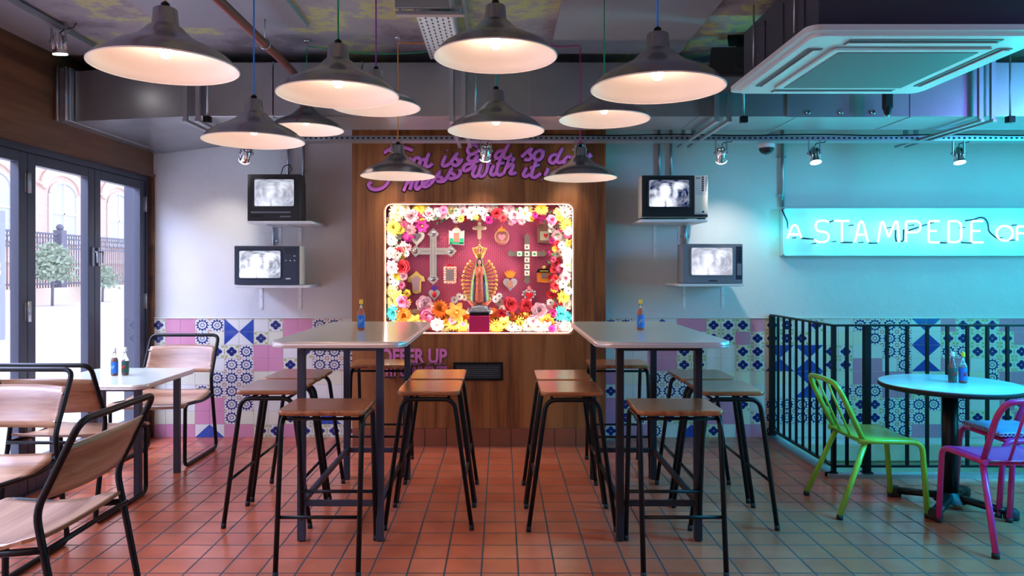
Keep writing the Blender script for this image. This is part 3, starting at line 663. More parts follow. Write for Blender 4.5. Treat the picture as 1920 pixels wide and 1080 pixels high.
# low table by the doors
t = thing('cafe_table', 'low square cafe table with pale top and ribbed metal edge by the glass doors', 'table', (-2.19, 4.19, 0))
m = MB(); pts = rrect(-.295, .305, -.335, .33, .07, 8); m.prism([(x, y, .594) for x, y in pts], (0, 0, .0265)); obj('tabletop', m, 'laminate', t)
m = MB()
m.prism([(x*1.011, y*1.01, .5938) for x, y in pts], (0, 0, .0262), True)
for dz in (.004, .022): m.tube([(x*1.012, y*1.011, .5938+dz) for x, y in pts], .0012, 6, closed=True, up=(0, 0, 1))
obj('edge_band', m, 'alu', t)
for x in (-.225, .228):
    for y in (-.24, .235): m = MB(); m.box(x-.017, x+.017, y-.017, y+.017, 0, .594, .003); obj('leg', m, 'grey_leg', t)
m = MB(); m.box(-.225, .228, -.25, -.228, .572, .594); m.box(-.225, .228, .225, .247, .572, .594); m.box(-.237, -.213, -.24, .235, .572, .594); m.box(.216, .24, -.24, .235, .572, .594); obj('apron', m, 'grey_leg', t)

def ply_chair(label):
    t = thing('plywood_chair', label, 'chair', (0, 0, 0), group='tubular plywood chairs by the glass doors')
    hw = .232
    side = [(hw, .17, .385), (hw, .02, .372), (hw, -.252, .392), (hw, -.258, .012), (hw, .245, .012), (hw, .15, .50), (hw, .285, .775), (-hw, .285, .775), (-hw, .15, .50), (-hw, .245, .012), (-hw, -.258, .012), (-hw, -.252, .392), (-hw, .02, .372), (-hw, .17, .385)]
    m = MB(); m.tube(rnd(side, .045, 5), .0115, 10); obj('frame', m, 'black', t)
    for yy, zz in ((.185, .385), (-.235, .378)): m = MB(); m.cyl((-hw, yy, zz), (hw, yy, zz), .009, 8); obj('cross_bar', m, 'black', t)
    m = MB()
    def sf(u, v):
        x = (u*2-1)*(hw+.008-.02*(v > .9)); y = -.285+v*.455; z = .405-.016*math.sin(PI*min(v*1.2, 1))-.008*(1-abs(u*2-1)**2)+(.022*((v-.75)/.25) if v > .75 else 0)-(.020*((.12-v)/.12)**2 if v < .12 else 0)
        return (x, y, z)
    m.sheet(sf, 12, 16, -.011, (0, 0, 1)); obj('seat', m, 'ply', t)
    m = MB()
    def bf(u, v):
        x = (u*2-1)*(hw+.004); z = .535+v*.165; y = .163+(z-.50)*.49-.012+.032*(1-(u*2-1)**2); return (x, y, z+.010*(1-(u*2-1)**2)*(1 if v > .5 else -.3))
    m.sheet(bf, 14, 6, .010, (0, -1, .0)); bk = obj('backrest', m, 'ply', t)
    for x in (-hw+.012, hw-.012):
        for z in (.56, .675):
            y = .163+(z-.50)*.49-.024; m = MB(); m.ball((x, y, z), .0055, 8); obj('screw', m, 'chrome', bk)
    return t
ch = ply_chair('plywood chair with black tube frame behind the cafe table against the tiled wall'); ch.location = (-2.19, 4.78, 0)
dup(ch, (-2.18, 3.75, 0), PI, 'plywood chair in front of the cafe table, its back to the camera')
dup(ch, (-2.18, 3.04, 0), 0, 'plywood chair facing the camera by the doors, cut off by the photo edge')
dup(ch, (-1.55, 2.43, 0), -PI/2, 'nearest plywood chair, seen from behind at the bottom corner by the doors')

# round table, metal chairs
t = thing('round_table', 'round pedestal table with white top and black column by the railing', 'table', (2.325, 3.79, 0))
m = MB(); m.lathe([(.0001, .642), (.325, .642), (.332, .639)], n=64); m.lathe([(.332, .639), (.332, .636)], n=64); obj('tabletop', m, 'tabletop', t)
m = MB(); m.lathe([(.331, .637), (.336, .632), (.334, .618), (.326, .612), (.0001, .612)], n=64); obj('table_edge', m, 'rubber', t)
m = MB(); m.cyl((0, 0, .03), (0, 0, .612), .038, 20); m.lathe([(.038, .59), (.10, .602), (.10, .612)], n=24); m.lathe([(.075, .03), (.06, .055), (.04, .08)], n=24); obj('column', m, 'black', t)
for k in range(4):
    a = PI/4+k*Q; m = MB(); c_, s_ = math.cos(a), math.sin(a)
    m.tube([(c_*.03, s_*.03, .055), (c_*.15, s_*.15, .042), (c_*.26, s_*.26, .030)], .027, 10, sy=.7); f = obj('foot', m, 'black', t)
    m = MB(); m.lathe([(.033, 0), (.035, .012), (.034, .040), (.022, .052), (.0001, .054)], (c_*.265, s_*.265, 0), 16, capb=True); obj('glide', m, 'rubber', f)

def bistro_chair(label, mt):
    t = thing('metal_chair', label, 'chair', (0, 0, 0), group=None); hw = .172
    m = MB()
    def sf(u, v):
        w_ = hw*(.93+.07*(1-v)); y = -.185+v*.30; x = (u*2-1)*w_; z = .385+.006*(abs(u*2-1)**3)+(-.012*((.15-v)/.15)**2 if v < .15 else 0); return (x, y, z)
    m.sheet(sf, 10, 10, -.004, (0, 0, 1)); obj('seat', m, mt, t)
    for s in (-1, 1):
        m = MB(); m.tube(rnd([(s*.165, .115, .378), (s*.172, -.02, .378), (s*.172, -.195, .374), (s*.172, -.222, .02)], .05, 6), .0135, 10); l = obj('front_leg', m, mt, t)
        m = MB(); m.cyl((s*.172, -.2235, 0), (s*.172, -.222, .022), .0155, 10); obj('foot_cap', m, 'rubber', l)
        m = MB(); m.tube([(s*.155, .075, .375), (s*.195, .2225, .02)], .0135, 10); l = obj('rear_leg', m, mt, t)
        m = MB(); m.cyl((s*.196, .2235, 0), (s*.195, .222, .022), .0155, 10); obj('foot_cap', m, 'rubber', l)
    m = MB(); m.tube(rnd([(-.160, .085, .372), (-.172, .195, .60), (-.150, .225, .662), (-.05, .232, .670), (.05, .232, .670), (.150, .225, .662), (.172, .195, .60), (.160, .085, .372)], .05, 5), .0135, 10); obj('back_hoop', m, mt, t)
    for x in (-.055, .055): m = MB(); m.tube([(x, .105, .384), (x*1.1, .226, .660)], .0065, 8); obj('back_rod', m, mt, t)
    for yy in (-.16, .09): m = MB(); m.cyl((-.16, yy, .366), (.16, yy, .366), .007, 8); obj('seat_rail', m, mt, t)
    return t
g_ = bistro_chair('lime green metal chair facing the round table', 'green_tube'); g_.location = (1.8865, 3.79, 0); g_.rotation_euler.z = PI/2
p_ = bistro_chair('magenta metal chair in front of the round table, its back to the camera', 'pink_tube'); p_.location = (2.30, 3.335, 0); p_.rotation_euler.z = PI
p2 = dup(p_, (2.69, 3.80, 0), -PI/2, 'magenta metal chair beyond the round table with a blue cushion on it'); p_['group'] = p2['group'] = 'magenta metal chairs'
c_ = thing('seat_cushion', 'flat blue patterned cushion with light trim lying on the magenta chair', 'cushion', (2.69, 3.80, .388), -PI/2)
m = MB(); m.box(-.15, .15, -.20, .09, .006, .028, .009); obj('pad', m, 'cushion', c_)
m = MB()
for k in range(15):
    x = -.145+k*.0205; m.tube([(x+.009*math.cos(a), -.202, .016+.009*math.sin(a)) for a in (2*PI*j/8 for j in range(8))], .002, 4, closed=True)
    y = -.195+k*.0195; m.tube([(.153, y+.009*math.cos(a), .016+.009*math.sin(a)) for a in (2*PI*j/8 for j in range(8))], .002, 4, closed=True)
obj('scroll_trim', m, 'cushion_trim', c_)

# railing around the stair opening
r = thing('stair_railing', 'black metal baluster railing around the stair opening', 'railing', (0, 0, 0))
zt = .903; RXx, RYy = 1.975, 4.346
m = MB(); m.box(RXx-.015, RXx+.015, RYy, 5.345, zt-.012, zt, .003); m.box(RXx-.015, RX-.05, RYy-.015, RYy+.015, zt-.012, zt, .003); obj('top_rail', m, 'black', r)
m = MB(); m.box(RXx-.012, RXx+.012, RYy, 5.345, .055, .067); m.box(RXx, RX-.05, RYy-.012, RYy+.012, .055, .067); obj('bottom_rail', m, 'black', r)
posts = [(RXx, 5.335), (RXx, RYy)]+[((p-VX)*RYy/FPX, RYy) for p in (1625, 1625+37.6*10, 1625+37.6*20)]
for x, y in posts:
    if x > RX: continue
    m = MB(); h = .018 if y > 5 or x > 2 else .012; m.box(x-h, x+h, y-h, y+h, .022, zt-.012); m.box(x-h*1.6, x+h*1.6, y-h*1.3, y+h*1.3, .022, .028); obj('post', m, 'black', r)
for k in range(8):
    y = 5.218-.107*k
    if y > RYy+.05: m = MB(); m.box(RXx-.007, RXx+.007, y-.007, y+.007, .055, zt-.01); obj('baluster', m, 'black', r)
for k in range(0, 27):
    p = 1588+37.6*k
    if k % 10 == 1: continue
    x = (p-VX)*RYy/FPX
    if x < RX-.1: m = MB(); m.box(x-.008, x+.008, RYy-.008, RYy+.008, .055, zt-.01); obj('baluster', m, 'black', r)

# bottles
def bottle(name, label, loc, kind):
    t = thing(name, label, 'bottle', loc, group=None); R, H = .0195, .158
    liquid = {'o': 'sauce', 'd': 'dsauce', 'c': 'dsauce', 'r': 'dsauce', 'y': 'sauce'}[kind]
    fill = {'o': .112, 'd': .100, 'c': .02, 'r': .135, 'y': .075}[kind]
    def rad(z):
        for (a, ra), (b, rb) in zip(PR, PR[1:]):
            if a <= z <= b: return ra+(rb-ra)*(z-a)/max(b-a, 1e-6)
        return PR[-1][1]
    PR = [(0, R*.8), (.004, R), (.085, R), (.098, R*.8), (.108, R*.50), (.138, R*.42)]
    m = MB(); m.lathe([(.0001, 0)]+[(rr, z) for z, rr in PR], n=20, capt=True); obj('glass_body', m, 'bglass', t)
    zs = [z for z in (.003, .085, .098, .108, .138) if z < fill]+[fill]
    m = MB(); m.lathe([(.0001, .003)]+[(rad(z)*.93, z) for z in zs]+[(.0001, fill)], n=20); obj('sauce', m, liquid, t)
    m = MB(); m.lathe([(R*.46, .136), (R*.52, .138), (R*.50, .157), (R*.3, .160), (.0001, .160)], n=16); obj('cap', m, 'yellowcap' if kind in 'oy' else ('white' if kind in 'rd' else 'white'), t)
    m = MB(); m.lathe([(R*1.015, .014), (R*1.02, .015), (R*1.02, .078), (R*1.015, .079)], n=24); lb = obj('label_band', m, {'o': 'bluelabel', 'd': 'bluelabel', 'c': 'greenlabel', 'r': 'greenlabel', 'y': 'bluelabel'}[kind], t)
    m = MB(); m.tube([(R*1.05*math.cos(a), R*1.05*math.sin(a), z) for a, z in ((-2.0, .035), (-1.75, .055), (-1.45, .04), (-1.2, .058))], .0035, 5); obj('label_mark', m, {'o': 'paleblue', 'd': 'paleblue', 'c': 'redmark', 'r': 'redmark', 'y': 'redmark'}[kind], lb)
    return t
bottle('hot_sauce_bottle', 'hot sauce bottle with yellow cap and blue label on the left high table', (-.73, 3.806, .914), 'o')
bottle('hot_sauce_bottle', 'hot sauce bottle with yellow cap and blue label on the right high table', (.7246, 3.806, .914), 'o')
bottle('hot_sauce_bottle', 'dark red sauce bottle with blue label on the low cafe table', (-2.222, 4.20, .6205), 'd')
bottle('hot_sauce_bottle', 'nearly empty clear bottle with dark green and red label on the low cafe table', (-2.168, 4.215, .6205), 'c')
bottle('hot_sauce_bottle', 'dark red sauce bottle with white cap on the round table', (2.345, 3.80, .642), 'r')
bottle('hot_sauce_bottle', 'sauce bottle with yellow cap and blue label on the round table', (2.390, 3.785, .642), 'y')

# ================================================================== PENDANTS
SHP = [(.029, .168), (.0325, .165), (.0365, .122), (.0375, .120), (.048, .113), (.060, .100), (.078, .084), (.102, .070), (.126, .059), (.150, .047), (.172, .033), (.187, .018), (.1955, .004), (.200, .0)]
def pendant(label, px, w_, yb, cord, tops=None, tie=None):
    Y = .4*FPX/w_; zr = HC+(VY-yb)*(Y+.2)/FPX; X = (px-VX)*Y/FPX
    t = thing('pendant_lamp', label, 'lamp', (X, Y, zr), group='aluminium pendant lamps')
    m = MB(); m.lathe(SHP, n=64); m.lathe([(.0265, .166), (.010, .168)], n=24); obj('shade', m, 'shade', t)
    m = MB(); m.lathe([(.1993, .0005), (.194, .004), (.185, .017), (.170, .031), (.148, .044), (.124, .055), (.100, .066), (.074, .080), (.045, .106), (.030, .116), (.0001, .117)], n=64); obj('reflector', m, 'reflector', t)
    m = MB(); m.tube([(.1998*math.cos(a), .1998*math.sin(a), .0005) for a in (2*PI*k/64 for k in range(64))], .0022, 6, closed=True, up=(0, 0, 1)); obj('rim_bead', m, 'reflector', t)
    m = MB(); m.lathe([(.0001, .026), (.010, .028), (.0175, .039), (.0180, .050), (.013, .068), (.011, .078)], n=16); bl = obj('bulb', m, 'bulb', t); bl.visible_shadow = True
    m = MB(); m.lathe([(.014, .076), (.014, .118)], n=16); obj('bulb_holder', m, 'black', t)
    m = MB(); m.lathe([(.012, .166), (.012, .182), (.005, .188), (.0001, .189)], n=14); obj('cord_grip', m, 'black', t)
    zc = CZ-.002-zr
    m = MB(); pts = [(0, 0, .185), (0, 0, zc)]
    if tie: pts = [(0, 0, .185), (0, 0, zc-.03)]+[tuple(q) for q in tie(X, Y, zr)]
    m.tube(pts, .0032, 8); obj('cord', m, 'cord_'+cord, t)
    m = MB()
    if tie: m.tube([(0, 0, zc-.035), (.008, 0, zc-.03), (.008, 0, zc), (0, 0, zc)], .003, 6); m.lathe([(.016, zc-.004), (.016, zc+.001)], n=14, capb=True); obj('ceiling_hook', m, 'chrome', t)
    else: m.lathe([(.03, zc-.02), (.03, zc)], n=18, capb=True); obj('ceiling_rose', m, 'black', t)
    l = light('bulb_light', 'POINT', (0, 0, .040), 2.6, WARM, .02, parent=t)
    return t
def swag(dx, dz):
    return lambda X, Y, zr: [(dx*u, 0, CZ-.002-zr-.02-dz*4*u*(1-u)) for u in (.1, .25, .4, .55, .7, .85, 1.0)]
pendant('aluminium pendant lamp on an orange cord, nearest the walnut wall above the doors', 310, 263, 160, 'orange')
pendant('aluminium pendant lamp on a green cord hanging before the one with the magenta cord', 634, 225, 204, 'green')
pendant('aluminium pendant lamp on a short black cord, highest and nearest over the aisle', 929, 230, 138, 'black')
pendant('aluminium pendant lamp on a blue cord beside the air conditioner', 1233, 248, 195, 'blue')
pendant('aluminium pendant lamp on a blue cord, lowest on the door side', 476, 185, 280, 'blue')
pendant('aluminium pendant lamp on a green cord, half hidden behind the low blue corded one', 575, 136, 256, 'green', tie=swag(.9, .05))
pendant('aluminium pendant lamp on a magenta cord, half hidden behind the green corded one', 705, 165, 219, 'purple')
pendant('aluminium pendant lamp on a teal cord hanging centrally before the shrine lettering', 930, 180, 262, 'teal')
pendant('aluminium pendant lamp on a green cord half hidden behind the blue corded one', 1133, 169, 241, 'green', tie=swag(-.4, .02))
pendant('small looking aluminium pendant lamp on an orange cord covering the start of the lettering', 746, 138, 339, 'orange', tie=swag(.18, .01))
pendant('small looking aluminium pendant lamp on a magenta cord covering the end of the lettering', 1088, 136, 342, 'magenta', tie=swag(-.2, .01))

# ================================================================== CEILING SERVICES
DY = 4.20
d = thing('air_duct', 'galvanised rectangular air duct running across the room below the ceiling', 'duct', (0, 0, 0))
m = MB(); m.box(-1.755, RX-.02, DY, DY+.40, 2.107, 2.42, .004); obj('duct_body', m, 'galv', d)
m = MB()
for x in (-1.31, -.80, -.20, .16, 1.13, 1.7, 2.35, 3.3, 4.2): m.box(x-.003, x+.003, DY-.004, DY+.404, 2.103, 2.424)
obj('duct_seam', m, 'galv2', d)
m = MB(); p0, p1 = PX(507, 122, DY-.006), PX(705, 216, DY-.006); m.box(p0.x, p1.x, DY-.004, DY-.001, p1.z, p0.z); obj('access_panel', m, 'galv', d)
m = MB(); p0, p1 = PX(1475, 160, DY-.006), PX(1660, 220, DY-.006); m.box(p0.x, p1.x, DY-.012, DY-.001, p1.z, p0.z, .002); q = obj('access_panel', m, 'galv', d)
for x_ in (1515, 1577, 1637): m = MB(); c0 = PX(x_, 210, DY-.016); m.lathe([(.010, -.008), (.014, 0)], c0, 10, 'Y', capb=True); obj('latch', m, 'chrome', q)
g = thing('duct_plenum', 'wide galvanised duct box reaching from the walnut wall over the corner', 'duct', (0, 0, 0))
a, b_ = LX+.012, -1.755
v = [(a+.10, DY+.02, 2.084), (b_, DY, 2.112), (b_, WY-.005, 2.165), (a+.10, WY-.005, 2.082)]
m = MB(); top = [(x, y, 2.372 if x < -2 else 2.42) for x, y, z in v]; B0 = [m.bm.verts.new(p) for p in v]; T0 = [m.bm.verts.new(p) for p in top]
m._f(B0); m._f(T0[::-1])
for i in range(4): m._f([B0[i], B0[(i+1)%4], T0[(i+1)%4], T0[i]])
obj('plenum_box', m, 'galv', g)
m = MB(); m.box(a, a+.095, DY-.02, WY-.01, 2.078, 2.385, .004); obj('end_flange', m, 'galv2', g)
m = MB()
for z in (2.10, 2.17, 2.24, 2.31, 2.37): m.cyl((a+.05, DY-.028, z), (a+.05, DY-.02, z), .006, 6)
m.cyl((a+.075, DY-.03, 2.08), (a+.075, DY-.03, 2.385), .010, 8); m.cyl((a+.025, DY-.03, 2.08), (a+.025, DY-.03, 2.385), .008, 8); obj('flange_bolts', m, 'galv2', g)
hang_lbl = ['nearest the walnut wall', 'behind the central pendants', 'beside the black loudspeaker', 'right of the air conditioner']
for (x, lb) in zip((-1.76, -.25, 1.26, 2.76), hang_lbl):
    h = thing('duct_hanger', 'galvanised strut hanger carrying the air duct, '+lb, 'bracket', (x, 0, 0), group='duct hangers')
    for dx in (-.035, .035):
        m = MB(); m.box(dx-.012, dx+.012, DY-.06, 5.05, 2.066, 2.083, .002); obj('cross_strut', m, 'galv2', h)
        m = MB(); m.box(dx-.012, dx+.012, DY-.05, DY-.03, 2.083, CZ); obj('drop_rod', m, 'galv2', h)
        m = MB(); m.box(dx-.012, dx+.012, 4.92, 4.94, 2.083, CZ); obj('drop_rod', m, 'galv2', h)
    m = MB(); m.box(.085, .125, DY-.10, DY-.065, 2.055, 2.092, .004); obj('junction_box', m, 'black', h)
    m = MB(); m.cyl((.105, DY-.082, 2.09), (.105, DY-.082, CZ), .005, 8); obj('conduit', m, 'galv2', h)
# perforated rail carrying the spot lights
TY = 4.76; TZ = 2.075
r = thing('spotlight_rail', 'perforated galvanised rail running below the duct and carrying the spotlights', 'rail', (0, 0, 0))
m = MB(); m.box(-1.30, RX-.05, TY-.006, TY, TZ-.008, TZ+.024); m.box(-1.30, RX-.05, TY, TY+.10, TZ-.008, TZ-.002); obj('rail_channel', m, 'galv2', r)
m = MB(); x = -1.28
while x < RX-.1: m.box(x, x+.014, TY-.008, TY-.005, TZ+.004, TZ+.014); x += .034
obj('rail_slots', m, 'darkgap', r)
m = MB(); m.tube([(x_, TY-.012, TZ+.028+.004*math.sin(x_*7)) for x_ in [-.3+.12*k for k in range(45)]], .004, 6); obj('cable', m, 'black', r)
# ceiling cable tray
c = thing('cable_tray', 'perforated cable tray running away along the ceiling', 'cable tray', (0, 0, 0))
m = MB(); m.box(-.402, -.232, 3.40, 4.16, 2.425, 2.428); m.box(-.404, -.400, 3.40, 4.16, 2.425, 2.452); m.box(-.234, -.230, 3.40, 4.16, 2.425, 2.452); obj('tray', m, 'white', c)
m = MB()
for i in range(30):
    for j in range(6):
        y = 3.42+i*.025; x = -.392+j*.027
        if (i+j) % 2: m.box(x, x+.009, y, y+.016, 2.4244, 2.4252)
        else: m.box(x+.002, x+.006, y+.005, y+.010, 2.4244, 2.4252)
obj('tray_slots', m, 'darkgap', c)
m = MB(); m.box(-.49, -.17, 3.375, 3.41, 2.405, 2.424, .003); m.box(-.49, -.17, 3.36, 3.375, 2.43, 2.47, .003); m.cyl((-.47, 3.39, 2.41), (-.47, 3.39, CZ), .005, 8); m.cyl((-.19, 3.39, 2.41), (-.19, 3.39, CZ), .005, 8); obj('support_strut', m, 'galv2', c)
# red pipe
p = thing('sprinkler_pipe', 'red-brown pipe running back along the ceiling to the duct', 'pipe', (0, 0, 0))
m = MB(); m.tube([(-1.17, 1.6, 2.345), (-1.17, 3.95, 2.345), (-1.17, 4.17, 2.335)], .021, 14); obj('pipe', m, 'redpipe', p)
m = MB(); m.tube([(-1.17+.024*math.cos(a), 3.62, 2.345+.024*math.sin(a)) for a in (2*PI*k/16 for k in range(16))], .005, 6, closed=True, up=(0, 1, 0)); m.cyl((-1.17, 3.62, 2.37), (-1.17, 3.62, CZ), .004, 8); obj('pipe_clip', m, 'galv2', p)
m = MB(); m.cyl((-.225, 1.6, 2.44), (-.225, 4.19, 2.44), .012, 10); m.cyl((-.17, 1.6, 2.45), (-.17, 4.19, 2.45), .010, 10)
tag(obj('conduit_pipe', m, 'galv2'), 'pair of thin pale conduits running along the ceiling beside the cable tray', 'pipe')
# track on the left
tr = thing('light_track', 'slim ceiling track near the walnut wall', 'track', (0, 0, 0)); m = MB(); m.box(-2.262, -2.24, 1.5, 3.80, CZ-.03, CZ-.012); obj('track_bar', m, 'galv2', tr)
# air conditioner
ac = thing('air_conditioner', 'white square ceiling cassette air conditioner with grey grille', 'air conditioner', (0, 0, 0))
x0, x1, y0, y1, z = 1.16, 2.135, 2.755, 3.74, 2.12
m = MB(); pts = rrect(x0, x1, y0, y1, .05, 5); inn = rrect(x0+.035, x1-.035, y0+.035, y1-.035, .04, 5)
m.prism([(x, y, z+.012) for x, y in pts], (0, 0, .022)); m.prism([(x, y, z) for x, y in inn], (0, 0, .013)); obj('fascia', m, 'casing', ac)
m = MB(); gx0, gx1, gy0, gy1 = x0+.20, x1-.20, y0+.20, y1-.20
m.box(gx0-.03, gx1+.03, gy0-.03, gy1+.03, z-.012, z, .006); gp = obj('grille_frame', m, 'casing', ac)
m = MB(); m.box(gx0+.005, gx1-.005, gy0+.005, gy1-.005, z-.0145, z-.011); obj('grille', m, 'grille', gp)
for q in ((x0+.19, x1-.19, y0+.075, y0+.135), (x0+.19, x1-.19, y1-.135, y1-.075), (x0+.075, x0+.135, y0+.19, y1-.19), (x1-.135, x1-.075, y0+.19, y1-.19)):
    m = MB(); m.box(*q, z-.003, z+.001); lv = obj('air_outlet', m, 'grille', ac)
    m = MB(); cx, cy = (q[0]+q[1])/2, (q[2]+q[3])/2; hx, hy = (q[1]-q[0])/2, (q[3]-q[2])/2
    if hx > hy: m.box(cx-hx*.98, cx+hx*.98, cy-.006, cy+.022, z-.009, z-.005)
    else: m.box(cx-.006, cx+.022, cy-hy*.98, cy+hy*.98, z-.009, z-.005)
    obj('louvre', m, 'casing', lv)
m = MB(); m.box(x0+.06, x1-.06, y0+.06, y1-.06, z+.034, 2.42, .004); obj('casing_box', m, 'darkbox', ac)
m = MB(); m.box(1.55, 1.75, y0+.052, y0+.06, 2.28, 2.36, .003); obj('access_plate', m, 'darkbox', ac)
for y_ in (y0+.18, y0+.40, y0+.62): m = MB(); m.box(x0+.054, x0+.06, y_, y_+.16, 2.18, 2.38, .002); obj('side_panel', m, 'darkbox', ac)
for x_ in (x0+.045, x1-.045):
    for y_ in (y0+.25, y1-.25): m = MB(); m.cyl((x_, y_, 2.2), (x_, y_, CZ), .005, 8); obj('mounting_rod', m, 'galv2', ac)
s = thing('hanging_plug', 'black hanging plug connector below the duct right of the air conditioner grille', 'plug', PX(1664, 200, 4.08))
m = MB(); m.box(-.022, .022, -.02, .02, -.01, .09, .004); m.lathe([(.010, -.05), (.018, -.035), (.024, -.012), (.022, 0)], n=14, capb=True); obj('plug_body', m, 'rubber', s)
m = MB(); m.tube([(-.02, 0, -.02), (-.022, 0, -.065), (.022, 0, -.065), (.02, 0, -.02)], .002, 6); m.lathe([(.008, -.058), (.012, -.045)], n=10, capb=True); obj('clip', m, 'galv2', s)
m = MB(); m.cyl((0, 0, .08), (0, 0, CZ-PX(1664, 200, 4.08).z), .006, 8); obj('drop_cable', m, 'rubber', s)
m = MB(); m.box(2.0, 2.6, 2.0, 2.7, 2.25, 2.44, .004); tag(obj('insulated_duct', m, 'darkbox'), 'dark insulated duct above the air conditioner', 'duct')
# loudspeaker
s = thing('loudspeaker', 'black loudspeaker on a ceiling bracket beside the duct', 'loudspeaker', (1.27, 3.93, 2.30), rot=(math.radians(-12), math.radians(6), math.radians(-22)))
m = MB(); m.box(-.14, .14, -.10, .10, -.085, .085, .006); obj('cabinet', m, 'tvblack', s)
m = MB(); m.box(-.132, .132, -.106, -.099, -.078, .078, .003); obj('grille', m, 'speaker', s)
m = MB(); m.lathe([(.035, -.108), (.055, -.110), (.058, -.106)], (.04, 0, 0), 24, 'Y'); obj('cone', m, 'rubber', s)
m = MB(); m.box(-.02, .02, -.02, .02, .085, .17); m.box(-.07, .07, -.05, .05, .165, .178); obj('bracket', m, 'black', s)
# spots
def spot(label, loc, aim, e, droprail=True, col=(1, .90, .80), ang=1.0, rodlen=.04):
    t = thing('spotlight', label, 'spotlight', loc, group='chrome spotlights'); v = (Vector(aim)-Vector(loc)).normalized()
    q = v.to_track_quat('-Z', 'Y').to_euler(); hd = bpy.data.objects.new('head', None); bpy.data.objects.remove(hd)
    R3 = q.to_matrix().to_4x4()
    def H(m): m.bm.transform(R3) if hasattr(m.bm, 'transform') else None
    m = MB(); m.lathe([(.0001, .045), (.018, .044), (.020, .030), (.020, .004), (.026, -.004), (.026, .030), (.030, .030), (.030, -.040), (.033, -.055), (.034, -.058)], n=24)
    for k in range(10):
        a = 2*PI*k/10; m.cyl((.031*math.cos(a), .031*math.sin(a), .028), (.031*math.cos(a), .031*math.sin(a), -.038), .0022, 5)
    m.bm.transform(R3); obj('lamp_body', m, 'chrome', t)
    m = MB(); m.lathe([(.033, -.0575), (.036, -.063), (.033, -.067), (.031, -.060)], n=24); m.bm.transform(R3); obj('lamp_ring', m, 'spotring', t)
    m = MB(); m.lathe([(.0001, -.058), (.031, -.056)], n=24); m.bm.transform(R3); obj('lens', m, 'spotbulb', t)
    m = MB(); m.box(-.038, -.034, -.008, .008, -.01, .055+rodlen); m.box(.034, .038, -.008, .008, -.01, .055+rodlen); m.box(-.038, .038, -.008, .008, .051+rodlen, .055+rodlen); m.cyl((-.046, 0, 0), (-.032, 0, 0), .009, 8); m.cyl((.032, 0, 0), (.046, 0, 0), .009, 8)
    obj('yoke', m, 'galv2', t)
    m = MB(); m.tube([(.0, .0, .04), (.02, .02, .07), (.07, .01, .075), (.09, .015, .055+rodlen)], .0028, 6); obj('flex', m, 'black', t)
    light('spot_beam', 'SPOT', Vector(v)*.07, e, col, .02, rot=q, parent=t, spot=ang, blend=1.0)
    return t
def spot_px(label, px, py, Y, aim, e, **k): return spot(label, PX(px, py, Y), aim, e, **k)
spot_px('chrome spotlight on the ceiling track near the walnut wall', 110, 78, 3.73, (-2.22, 4.2, .0), 30, rodlen=.06)
spot_px('chrome spotlight below the duct tilted to the plaster wall beside the upper left television', 462, 288, 4.80, (-2.10, 5.36, 1.35), 17, col=(1, .93, .84))
spot_px('chrome spotlight behind the orange corded pendant over the lettering', 744, 283, TY, (-.75, 5.09, 1.6), 7)
spot_px('chrome spotlight over the middle of the script lettering', 911, 283, TY, (-.15, 5.09, 1.5), 9)
spot_px('chrome spotlight behind the magenta corded pendant over the lettering', 1087, 280, TY, (.45, 5.09, 1.6), 7)
spot_px('chrome spotlight on the rail beside the domed security camera', 1352, 287, TY, (1.65, 5.36, 1.25), 24, col=(1, .93, .84), ang=1.15)
spot_px('chrome spotlight on the rail above the first letter of the neon sign', 1527, 288, TY, (2.1, 4.2, 0), 10, ang=.8)
spot_px('chrome spotlight on the rail above the end of the neon sign', 1797, 288, TY, (3.0, 4.3, 0), 10, ang=.8)
# dome camera
s = thing('security_camera', 'white domed security camera below the rail', 'camera', PX(1437, 276, 4.9)); m = MB(); m.lathe([(.0001, .05), (.05, .048), (.055, .03), (.055, .0), (.05, -.006)], n=28); obj('housing', m, 'white', s)
m = MB(); m.lathe([(.049, -.004), (.046, -.022), (.034, -.038), (.016, -.047), (.0001, -.05)], n=28); obj('dome', m, 'tvblack', s)
m = MB(); m.cyl((0, 0, .05), (0, 0, TZ-.01-PX(1437, 276, 4.9).z if False else .07), .012, 10); m.box(-.02, .02, -.14, .02, .062, .075); obj('mount', m, 'galv2', s)
# conduits
def conduit(label, pts, r_, mt='galv2', clips=()):
    t = thing('conduit', label, 'conduit', (0, 0, 0)); m = MB(); m.tube(pts, r_, 10); obj('pipe', m, mt, t)
    for c in clips: m = MB(); m.box(c[0]-r_*2.4, c[0]+r_*2.4, WY-.022, WY-.001, c[1]-.008, c[1]+.008, .002); obj('clip', m, mt, t)
    return t
def vpipe(label, px, ya, yb, r_=.011, clips=(), Y=WY-.02, mt='galv2'):
    a, b = PX(px, ya, Y), PX(px, yb, Y); return conduit(label, [tuple(a), tuple(b)], r_, mt, [(a.x, PX(px, c, Y).z) for c in clips])
vpipe('narrow grey conduit running down to the back of the upper left television', 540, 240, 345)
vpipe('grey conduit with a clip right of the upper left television', 569, 240, 345, clips=(320,))
vpipe('short grey conduit between the two left televisions', 513, 410, 465, .012, clips=(452,))
vpipe('pale conduit dropping to the upper right television', 1236, 240, 345)
vpipe('teal lit conduit dropping to the upper right television beside its twin', 1258, 240, 345)
vpipe('short conduit between the two right televisions', 1285, 410, 470, .014, clips=(443,))
vpipe('long conduit running down the plaster to the neon sign', 1467, 240, 388, .012, clips=(294, 366))

